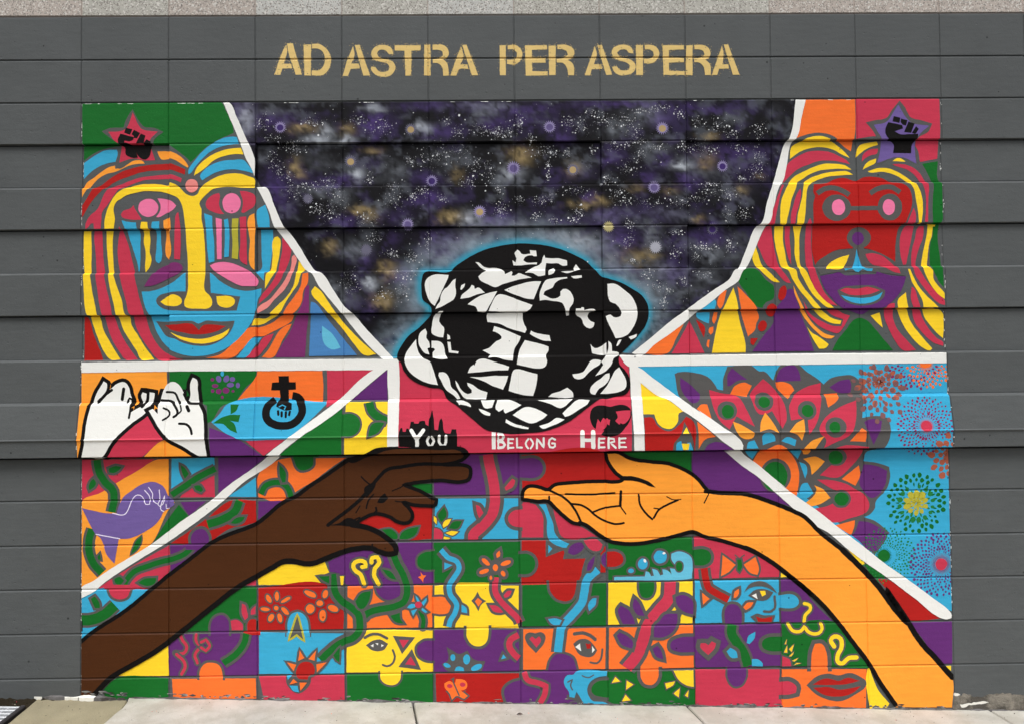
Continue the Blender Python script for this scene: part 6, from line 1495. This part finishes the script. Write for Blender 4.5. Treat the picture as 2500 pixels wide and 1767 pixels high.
def finegrid(q):
    out = []
    lines = lambda a, b: np.arange(math.floor(a / FZ), math.ceil(b / FZ) + 1) * FZ
    for _, p in slabs(q, 0, lines(min(v[0] for v in q), max(v[0] for v in q))):
        for _, r in slabs(p, 1, lines(min(v[1] for v in p), max(v[1] for v in p))): out.append(r)
    return out
gs = Sheet(); gmat = masonry('sprayed_night_sky', (0, 0, 0), rough=0.5, var=0.14, attr='spray', grain=0.25); gs.mat(gmat)
T = tess([np.array(p) for p in GAL]); lay0 = next_layer(T)
for t in T: gs.tri(t, 0, lay0, True, finegrid)
sky_o = gs.build('painted_night_sky', mural, 'black and violet spray painted sky full of stars')
cols = gal_colors(np.array(gs.V)); ca = sky_o.data.color_attributes.new('spray', 'FLOAT_COLOR', 'POINT')
ca.data.foreach_set('color', np.hstack([cols, np.ones((len(cols), 1))]).astype(np.float32).ravel())
# white primer left showing along the edges of the mural
pr_ = Sheet(); pm = pr_.mat(masonry('white_primer', (228, 230, 226), bump=0, var=.05)); rp_ = random.Random(21)
def sliver(x, y, w, h, lay=3):
    P = [np.array([x + w * rp_.uniform(-1, 1) * .3 - w / 2, y - h / 2]), np.array([x + w / 2, y - h * .3]), np.array([x + w * .4, y + h * .4]), np.array([x - w * .4, y + h / 2])]
    for t in tess(P): pr_.tri(t, pm, lay, False)
def edge_px(u, y): return float(np.interp(y, (195, 930, 1500), (GX[195][u], GX[930][u], GX[1500][u])))
for u in (0, 10):
    for k in range(260 if u == 0 else 110):
        y = rp_.uniform(250, 1690 if u == 0 else 1480)
        if mnoise.noise(Vector((u, y * .02, 1))) < -.05: continue
        sliver(edge_px(u, y) + rp_.uniform(-.8, 1.6), y, rp_.uniform(.6, 1.7), rp_.uniform(2, 8))
for k in range(130):
    x = rp_.uniform(196, 2300); yy0 = float(np.interp(x, (190, 625, 1672, 2300), (249, 251, 244, 237.5)))
    if mnoise.noise(Vector((x * .012, 3, 1))) < .12: continue
    sliver(x, yy0 + 3.2, rp_.uniform(4, 14), rp_.uniform(.8, 1.8))
o = pr_.build('primer_flecks', mural); o['kind'] = 'stuff'
# starbursts and flecks of white paint
def burst_points(cx, cy, r, n=18, inner=.62): return [np.array([cx + (r if k % 2 == 0 else r * inner) * math.cos(math.pi * k / n), cy + (r if k % 2 == 0 else r * inner) * math.sin(math.pi * k / n)]) for k in range(2 * n)]
MATS_B = dict(l=(140,130,172), v=(62,42,105), g=(176,152,108), w=(165,166,178), d=(104,102,122), y=(176,166,116), c=(96,84,132))
BUR = [('j',400,235,50,'l','v'),('j',1410,250,50,'d','g'),('j',940,492,52,'d','g'),('j',1570,640,50,'l','v'),('j',2210,540,58,'l','c'),('j',1385,985,52,'l','c'),('j',1945,885,54,'l','g'),('j',615,790,45,'d','d'),
 ('k',450,230,52,'l','c'),('k',1325,240,54,'l','g'),('k',632,550,52,'d','g'),('k',1800,522,48,'l','v'),('k',1260,690,54,'l','c'),('k',905,1000,48,'y','y'),('k',1270,1160,54,'w','w'),('k',1720,1012,50,'d','v'),('j',1060,1180,50,'d','d')]
for t_, x, y, r, ca_, cb_ in BUR:
    ox, oy, sc = TILES[t_]; cx, cy = ox + x / sc, oy + y / sc; rr = r / sc
    sh = Sheet(); ma = sh.mat(masonry('starburst_' + ca_, MATS_B[ca_], var=.15, grain=.5)); mb = sh.mat(masonry('starburst_' + cb_, MATS_B[cb_], var=.15, grain=.4))
    T = tess(burst_points(cx, cy, rr)); la = next_layer(T)
    for t in T: sh.tri(t, ma, la)
    P = [np.array([cx + (0.52 * rr) * math.cos(a), cy + .06 * rr + (0.5 * rr) * math.sin(a)]) for a in np.arange(0, 6.28, .4)]
    T = tess(P); la = next_layer(T)
    for t in T: sh.tri(t, mb, la)
    o = sh.build('starburst', None); w = o.location.copy(); o.parent = sky_o; o.location = w - sky_o.location
CL = [('j',c) for c in [(270,200,45,60),(350,320,70,25),(480,370,60,30),(330,470,35,60),(380,560,30,60),(470,640,30,60),(500,400,90,40),(600,690,80,40),(750,660,90,50),(850,780,80,60),(500,740,60,60),(1180,230,70,60),(1280,800,90,60),(1430,770,30,30),(1400,480,30,30),(1560,470,100,80),(1690,190,25,40),(1780,270,40,40),(1950,250,80,40),(2080,280,60,40),(2170,260,60,40),(1900,530,70,50),(1750,430,140,60),(2020,560,30,90),(1850,650,60,40),(1650,780,40,30),(1080,620,30,50),(1050,940,80,50),(800,900,80,60),(1120,1080,60,40),(1270,1210,60,30),(1430,1240,70,50),(1540,1130,25,90),(1350,1380,80,40),(940,1440,70,70),(1350,1510,50,60),(1190,1530,60,40),(2120,860,40,60),(2100,710,30,40),(2250,200,40,50),(1270,690,60,30),(700,860,60,50),(1500,730,60,40),(660,200,100,30),(1000,180,80,30)]] + \
 [('k',c) for c in [(40,290,60,30),(210,200,25,50),(310,320,30,30),(600,190,60,40),(700,230,50,50),(800,130,70,30),(870,190,60,40),(1030,180,110,60),(1110,270,50,50),(1200,100,100,20),(1330,80,90,25),(1460,130,40,30),(1600,190,50,30),(1780,220,100,60),(1870,290,60,40),(2080,260,50,60),(960,370,80,40),(1130,350,70,25),(360,410,80,50),(470,420,40,30),(600,420,30,25),(440,520,22,25),(438,600,15,30),(790,400,25,30),(1060,550,80,50),(1150,450,40,50),(900,630,30,30),(1290,390,70,25),(1480,380,40,30),(1600,370,90,50),(1720,400,50,30),(1930,390,50,30),(2080,470,50,70),(2060,580,60,50),(1950,620,30,20),(970,730,50,40),(1040,790,80,40),(1220,810,90,30),(1450,810,90,30),(1590,780,90,30),(1720,710,80,40),(1850,740,60,40),(1960,890,50,50),(1840,910,30,60),(460,770,20,50),(380,790,60,30),(340,930,25,25),(480,950,40,20),(640,950,40,20),(680,880,40,50),(210,790,30,30),(60,880,50,40),(1070,980,40,40),(1430,1040,60,20),(1050,1110,60,40),(1090,1260,20,20),(1200,1370,50,50),(1300,1460,50,30),(1370,1500,40,30),(1490,1430,40,30),(1340,1590,25,50),(1600,1150,90,30),(1710,1160,50,30),(1850,1120,25,30),(1650,1370,60,30),(1590,1230,30,40),(1430,1200,40,40),(1860,1160,40,30),(1700,660,120,20),(640,720,120,40)]]
fs = Sheet(); fm = fs.mat(masonry('white_fleck', (226, 228, 232), bump=0, var=.1)); fm2 = fs.mat(masonry('grey_fleck', (150, 150, 160), bump=0, var=.1))
rf = random.Random(11)
fleck_lay = 40
galp = np.array(GAL)
def inside(x, y):
    c = False; n = len(GAL); q = n - 1
    for k in range(n):
        (x1, y1), (x2, y2) = GAL[k], GAL[q]
        if (y1 > y) != (y2 > y) and x < (x2 - x1) * (y - y1) / (y2 - y1) + x1: c = not c
        q = k
    return c
def fleck(x, y, r):
    if not inside(x, y): return
    a0 = rf.uniform(0, 6.28); n = 5 if r > 1 else 3
    P = [(x + r * rf.uniform(.6, 1.2) * math.cos(a0 + 6.283 * k / n), y + r * rf.uniform(.6, 1.2) * math.sin(a0 + 6.283 * k / n)) for k in range(n)]
    mi = fm if rf.random() < .72 else fm2
    for t in tess([np.array(p) for p in P]): fs.tri(t, mi, int(layer[int(y / GR), int(x / GR)]) + 1 + (len(fs.F) % 3) * .3)
for t_, (x, y, rx, ry) in CL:
    ox, oy, sc = TILES[t_]
    for k in range(int(18 + (rx * ry) ** .5 * 1.05)):
        fleck(ox + (x + rf.gauss(0, .62) * rx) / sc, oy + (y + rf.gauss(0, .62) * ry) / sc, min(2.8, .38 + rf.expovariate(2.7)))
for k in range(900): fleck(rf.uniform(560, 2000), rf.uniform(252, 860), .4 + rf.expovariate(3.2))
o = fs.build('star_flecks', None); o['kind'] = 'stuff'; w = o.location.copy(); o.parent = sky_o; o.location = w - sky_o.location
run_art(ART1, mural); run_art(ART3, mural); run_art(ART4, mural); run_art(ART2, mural); 
a5, mot = ART5.split('> motto_lettering')
run_art(a5, mural)
motto = empty('motto_lettering', (0, 0, 0), label='gold stencilled motto AD ASTRA PER ASPERA above the mural', category='lettering')
def run_motto():
    cur = None; tile = None; objs = []
    for ln in mot.split('\n')[1:]:
        ln = ln.strip()
        if not ln or ln.startswith('*'): continue
        if ln.startswith('@'): tile = TILES[ln[1:].strip()]; continue
        if ln.startswith('+'): ln = ln[1:]
        else: cur = Sheet(); objs.append(cur)
        add_shape(cur, ln, tile, False)
    for s in objs: s.build('letter', motto)
    return objs
letters = run_motto()
def overspray(sheets, code, n, parent, spread, rmax, seed):
    """fine droplets scattered round stencilled letters"""
    r = random.Random(seed); sh = Sheet(); mi = sh.mat(paint(code))
    for s_ in sheets:
        V = np.array(s_.V)
        for k in range(n):
            v = V[r.randrange(len(V))]; px, py = proj(*v); px = float(px) + r.gauss(0, spread); py = float(py) + r.gauss(0, spread); rr = r.uniform(.35, rmax); a0 = r.uniform(0, 6)
            P = [np.array([px + rr * math.cos(a0 + 6.283 * q / 4), py + rr * math.sin(a0 + 6.283 * q / 4)]) for q in range(4)]
            lay = int(layer[int(py / GR), int(px / GR)]) + 1 + (k % 3) * .3
            for t in tess(P): sh.tri(t, mi, lay, False)
    o = sh.build('overspray', None); o['kind'] = 'stuff'; w = o.location.copy(); o.parent = parent; o.location = w - parent.location
overspray(letters, 'X', 230, motto, 2.6, .9, 5)
# thin patches where the grey shows through the gold, and chips along the foot of the wall
wear = Sheet(); wm = wear.mat(WALLGREY); rw = random.Random(8)
for s_ in letters:
    V = np.array(s_.V)
    for k in range(26):
        v = V[rw.randrange(len(V))]; px, py = proj(*v); rr = rw.uniform(.5, 1.7); px = float(px) + rw.gauss(0, 3); py = float(py) + rw.gauss(0, 3)
        P = [np.array([px + rr * rw.uniform(.5, 1.3) * math.cos(6.283 * q / 6), py + rr * rw.uniform(.4, .9) * math.sin(6.283 * q / 6)]) for q in range(6)]
        for t in tess(P): wear.tri(t, wm, int(layer[int(py / GR), int(px / GR)]) + 1.5, False)
o = wear.build('worn_speck', motto); o['kind'] = 'stuff'
ch = Sheet(); cms = [ch.mat(WALLGREY), ch.mat(masonry('chipped_dark', (48, 42, 38), var=.2)), ch.mat(masonry('chipped_pale', (170, 168, 164), var=.2)), ch.mat(WALLGREY)]
for k in range(240):
    px = rw.uniform(200, 2330); pyb = 1700 + (px - 220) * .01555; py = pyb - abs(rw.gauss(0, 5)) - 1; w_, h_ = rw.uniform(2, 13), rw.uniform(1, 4)
    if mnoise.noise(Vector((px * .01, 7, 2))) < -.12: continue
    P = [np.array([px + w_ * rw.uniform(.5, 1.2) * math.cos(6.283 * q / 8), py + h_ * rw.uniform(.4, 1.2) * math.sin(6.283 * q / 8)]) for q in range(8)]
    lay = next_layer(tess(P))
    for t in tess(P): ch.tri(t, cms[rw.randrange(4)], lay, False)
o = ch.build('paint_chips', mural); o['kind'] = 'stuff'
# ------------------------------------------------------------------ pavement
ASPH = masonry('asphalt', (72, 72, 74), rough=0.9, var=.2, bump=2)
XL, XR, YF = -60, 60, -60
def sheet_ground(name, x0, x1, y0, y1, dz, mat):
    V = [(x, y, gz(x, y) + dz) for x, y in ((x0, y0), (x1, y0), (x1, y1), (x0, y1))]
    return mesh_obj(name, V, [(0, 1, 2, 3)], mat)
g = sheet_ground('ground', -400, 400, -400, 400, -0.20, ASPH); g['kind'] = 'structure'
rd = sheet_ground('road', -200, 200, -120, -2.72, -0.13, ASPH); rd['kind'] = 'structure'
CONC = masonry('pale_concrete', (188, 185, 177), rough=0.85, var=.2, bump=2.2, spec=.25, grain=.16, pits=.4, rgb2=(176, 172, 162))
TAN = masonry('old_concrete', (150, 142, 118), rough=0.95, var=.28, bump=3.5, spec=.2, grain=.25, pits=.6)
DIRT = masonry('black_soil', (44, 38, 28), rough=1, var=.5, bump=6, grain=.4)
walk = empty('pavement', (0, 0, 0), kind='structure')
def prism(name, P, zt, zb, mat, parent, bev=0.006):
    """slab with an outline in plan, a chamfered top edge and a top following the ground slope"""
    n = len(P); c = np.mean(P, 0); V = []; 
    def ring(s, dz):
        Q = grow([np.array(p) for p in P], -s); 
        for p in Q: V.append((p[0], p[1], gz(p[0], p[1]) + dz))
    ring(0, zb); ring(0, zt - bev); ring(bev * .7, zt)
    F = []
    for k in range(n):
        a, b = k, (k + 1) % n; F.append((a, b, n + b, n + a)); F.append((n + a, n + b, 2 * n + b, 2 * n + a))
    F.append(tuple(2 * n + k for k in range(n)))
    A = sum(P[k][0] * P[(k + 1) % n][1] - P[(k + 1) % n][0] * P[k][1] for k in range(n))
    if A < 0: F = [f[::-1] for f in F]
    return mesh_obj(name, V, F, mat, parent=parent, origin=(float(c[0]), float(c[1]), float(gz(*c))))
def rough_line(p, q, n, amp, seed):
    r = random.Random(seed); return [(p[0] + (q[0] - p[0]) * k / n + (r.uniform(-amp, amp) if 0 < k < n else 0), p[1] + (q[1] - p[1]) * k / n) for k in range(n + 1)]
WY = -0.004
def at_front(pa, pb, y):          # where the line through two photo points reaches depth y
    t = (y - pa[1]) / (pb[1] - pa[1]); return (pa[0] + (pb[0] - pa[0]) * t, y)
def jline(x1, y1, x2, y2):
    a = ground_pt(x1, y1); b = ground_pt(x2, y2); a = (a[0], a[1]); b = (b[0], b[1]); return at_front(a, b, 0.03), at_front(a, b, -2.55)
jA = jline(306, 1706, 256, 1767); jB = jline(1010, 1722, 1019, 1767); jC = jline(1688, 1733, 1722, 1767); jD = jline(2430, 1741, 2474, 1767)
gr0 = ground_pt(66, 1713); gr1 = ground_pt(2, 1762)
jG = (at_front((gr0[0], gr0[1]), (gr1[0], gr1[1]), 0.03), at_front((gr0[0], gr0[1]), (gr1[0], gr1[1]), -2.55))
gap = 0.004
def quad(l, r, gl=gap, gr_=gap, rough_l=0, rough_r=0, seed=1):
    L_ = [(x + gl, y) for x, y in (rough_line(l[0], l[1], 40, rough_l, seed) if rough_l else l)]
    R_2 = [(x - gr_, y) for x, y in (rough_line(r[0], r[1], 40, rough_r, seed + 1) if rough_r else r)]
    return L_ + R_2[::-1]
jE = ((jD[0][0] + 1.45, .03), (jD[1][0] + 1.5, -2.55)); jF_ = ((jD[0][0] + 4.4, .03), (jD[1][0] + 4.4, -2.55))
jL = ((jG[0][0] - 2.6, .03), (jG[1][0] - 2.6, -2.55)); jL2 = ((jG[0][0] - 5.0, .03), (jG[1][0] - 5.0, -2.55))
prism('paving_slab', quad(jG, jA, .01, .002, .012, .02, 5), -0.012, -.14, TAN, walk).__setitem__('label', 'older tan slab with a ragged edge')
prism('paving_slab', quad(jA, jB, .004, .004, .02, 0, 6), 0, -.14, CONC, walk)
prism('paving_slab', quad(jB, jC), 0, -.14, CONC, walk)
prism('paving_slab', quad(jC, jD), 0, -.14, CONC, walk)
prism('paving_slab', quad(jD, jE), 0, -.14, CONC, walk)
prism('paving_slab', quad(jE, jF_), 0, -.14, CONC, walk)
prism('paving_slab', quad(jL2, jL), -0.01, -.14, TAN, walk)
prism('paving_slab', [jL[0], jL[1], (jG[1][0] - .004, jG[1][1]), at_front(jG[0], jG[1], -1.25), (jG[0][0] - .9, -1.25), (jG[0][0] - .9, .03)], -0.01, -.14, TAN, walk)
prism('kerb', [(-6, -2.56), (9.5, -2.56), (9.5, -2.71), (-6, -2.71)], 0.0, -.16, CONC, walk, .02)
# soil and paint crumbs between the grate and the wall
V = []; F = []; nx, ny = 60, 10; rs = random.Random(4); x0, x1 = jG[0][0] - .9, ground_pt(150, 1700)[0]
for i in range(nx + 1):
    for j in range(ny + 1):
        x = x0 + (x1 - x0) * i / nx; y = -0.16 + .18 * j / ny; V.append((x, y, gz(x, y) - .045 + .04 * (j / ny) ** 2 + rs.uniform(-.006, .006)))
for i in range(nx):
    for j in range(ny): a = i * (ny + 1) + j; F.append((a, a + ny + 1, a + ny + 2, a + 1))
o = mesh_obj('soil', V, F, DIRT); o['kind'] = 'stuff'
pit = mesh_obj('drain_pit', [(x0, -1.25, gz(x0, -1) - .19), (jG[0][0] + .25, -1.25, gz(0, -1) - .19), (jG[0][0] + .25, .02, gz(0, 0) - .19), (x0, .02, gz(x0, 0) - .19)], [(0, 1, 2, 3)], DIRT); pit['kind'] = 'structure'
# drain grate
STEEL = masonry('galvanised_steel', (205, 208, 212), rough=.45, var=.15, bump=.5, spec=.5); DARKST = masonry('dark_steel', (58, 56, 58), rough=.7, var=.2, bump=.8)
STEEL.node_tree.nodes['Principled BSDF'].inputs['Metallic'].default_value = .3
gpt = ground_pt(20, 1740)
grate = empty('drain_grate', (float(gpt[0]) - .3, float(gpt[1]) - .2, float(gz(gpt[0], gpt[1]))), label='steel drain grate set in the ground at the lower left corner beside the tan slab', category='drain grate')
def bar(name, p, q, w, h, mat, parent, dz=0.0):
    p = np.array([p[0], p[1], gz(*p) + dz]); q = np.array([q[0], q[1], gz(*q) + dz]); d = (q - p) / np.linalg.norm(q - p); s = np.cross(d, [0, 0, 1]); s /= np.linalg.norm(s); u = np.array([0, 0, 1.0])
    V = []; ch = min(w, h) * .2
    prof_ = [(-w/2, -h), (w/2, -h), (w/2, -ch), (w/2 - ch, 0), (-w/2 + ch, 0), (-w/2, -ch)]
    for e in (p, q):
        for a, b in prof_: V.append(e + s * a + u * b)
    n = 6; F = [(k, (k + 1) % n, n + (k + 1) % n, n + k) for k in range(n)] + [tuple(range(n))[::-1], tuple(n + k for k in range(n))]
    L0 = parent.location
    o = mesh_obj(name, V, F, mat, origin=tuple((p + q) / 2)); o.location = o.location - L0; o.parent = parent; return o
ys = [ground_pt(3, y)[1] for y in (1719, 1727.5, 1735, 1753)]
yy = ys[0]
def xright(y): return at_front(jG[0], jG[1], y)[0] - .008
step = (ys[0] - ys[2]) / 2
k = 0
y = ys[0] + 0.004
while y > -1.22:
    bar('bar', (jG[0][0] - .86, y), (xright(y) - .012, y), .010, .03, STEEL, grate, -.010); y -= step
for k in range(12):
    x = xright(-.1) - .06 - k * .085; bar('cross_rod', (x, ys[0] + .004), (x - .25, -1.22), .008, .012, STEEL, grate, -.016)
bar('edge_bar', (xright(ys[0] + .012), ys[0] + .012), (xright(-1.23), -1.23), .022, .05, DARKST, grate, -.006)
# cement fillet smeared along the foot of the wall
FIL = masonry('grey_cement', (110, 108, 108), rough=.9, var=.2, bump=3, rgb2=(74, 70, 68)); WHP = masonry('white_spill', (232, 230, 222), rough=.7, var=.06)
def fillet(name, xa_, xb_, hgt, dep, mat, seed, label=None, n=None, y0=0.008, cut=0.0):
    r = random.Random(seed); n = n or int(abs(xb_ - xa_) / .012); V = []; F = []
    for i in range(n + 1):
        x = xa_ + (xb_ - xa_) * i / n; e = min(1, i / 3, (n - i) / 3)
        nz = mnoise.fractal(Vector((x * 7 + seed, 0, seed)), .7, 2.2, 5); h = max(.0005, hgt * (0.55 + nz * 1.3 - cut) * e); d = max(.001, dep * (0.6 + r.uniform(-.15, .15) + nz * .8) * e)
        g0 = gz(x, 0)
        V += [(x, y0, g0 - .02), (x, y0, g0 + h), (x, y0 - .35 * d, g0 + h * .9), (x, y0 - d, g0 + h * .25), (x, y0 - d * 1.15, g0 - .02)]
    for i in range(n):
        for k in range(4): a = i * 5 + k; F.append((a, a + 1, a + 6, a + 5)[::-1])
    F.append((0, 1, 2, 3, 4)); F.append(tuple(n * 5 + k for k in range(5))[::-1])
    o = mesh_obj(name, V, F, mat, parent=wall)
    if label: o['label'] = label
    return o
X = lambda px: ground_pt(px, 1712)[0]
fillet('cement_fillet', X(300), X(2520), .007, .012, FIL, 2, 'uneven grey cement smeared along the foot of the wall', y0=0.006)
fillet('paint_spill', X(130), X(238), .012, .016, WHP, 9, 'white paint spilt at the foot of the wall', y0=0.004)
fillet('paint_spill', X(66), X(86), .012, .016, WHP, 12, 'white paint spilt at the foot of the wall', y0=0.002)
fillet('cement_fillet', X(86), X(300), .012, .018, FIL, 21, y0=0.007)
# worn foot of the wall right of the mural
wf = Sheet(); WORN = masonry('worn_concrete', (88, 84, 78), rough=.95, var=.3, bump=4, grain=.3, rgb2=(138, 132, 122)); i0 = wf.mat(WORN); i1 = wf.mat(WHP)
P = smooth_path([(2336, 1700), (2360, 1697), (2400, 1702), (2450, 1696), (2520, 1703), (2520, 1745), (2336, 1738)], True, step=3, wob=6)
for t in tess(P): wf.tri(t, i0, 1, False)
for Q in ([(2340, 1692), (2352, 1696), (2345, 1701), (2338, 1698)], [(2352, 1722), (2380, 1719), (2420, 1715), (2424, 1717), (2380, 1724), (2355, 1727)]):
    for t in tess(smooth_path(Q, True, step=3, wob=3)): wf.tri(t, i1, 3, False)
wf.build('worn_patch', wall, 'scuffed bare strip at the foot of the wall')
# chips of paint and leaves on the slabs
LEAF = masonry('dead_leaf', (46, 36, 30), rough=.8, bump=0)
lf = ground_pt(1269, 1744); 
def leaf(px, py, s, rot, label):
    p = ground_pt(px, py); r = random.Random(px); V = []; n = 8
    for k in range(n):
        t = k / (n - 1); w_ = math.sin(math.pi * t) ** .8 * .30 * s; x = (t - .5) * 2 * s * .9
        for sgn in (-1, 1):
            a = x * math.cos(rot) - sgn * w_ * math.sin(rot); b = x * math.sin(rot) + sgn * w_ * math.cos(rot)
            V.append((p[0] + a, p[1] + b, gz(p[0] + a, p[1] + b) + .002 + .08 * abs(sgn * w_) + .006 * math.sin(t * 3)))
    F = [(2 * k, 2 * k + 2, 2 * k + 3, 2 * k + 1) for k in range(n - 1)]
    o = mesh_obj('dead_leaf', V, F, LEAF, origin=(float(p[0]), float(p[1]), float(gz(p[0], p[1]))))
    sm = o.modifiers.new('thick', 'SOLIDIFY'); sm.thickness = .0008
    o['label'] = label; o['category'] = 'leaf'
leaf(1269, 1744, .016, .1, 'small dark leaf lying on the pale slab left of the purple tile knob')

# grit and flecks of dropped paint on the slabs
V = []; F = []; MI2 = []; rg2 = random.Random(31); fmats = [masonry('grit', (70, 64, 56), bump=0), paint('O'), paint('C'), paint('G'), masonry('grit_pale', (150, 144, 132), bump=0)]
for k in range(900):
    x = rg2.uniform(-1.2, 6); y = -abs(rg2.gauss(0, .16)) - .012 if rg2.random() < .6 else -rg2.uniform(.02, 2.4); r_ = rg2.uniform(.0008, .0034); z = gz(x, y) + (-.012 if x < jA[0][0] else 0); b = len(V)
    n = 5
    for q in range(n): a = 6.283 * q / n; V.append((x + r_ * rg2.uniform(.6, 1.5) * math.cos(a), y + r_ * math.sin(a), z - .0005))
    V.append((x, y, z + r_ * .7))
    for q in range(n): F.append((b + q, b + (q + 1) % n, b + n)); MI2.append(k % 5 if k % 9 == 0 else (0 if k % 2 else 4))
o = mesh_obj('grit', V, F, fmats, MI2); o['kind'] = 'stuff'
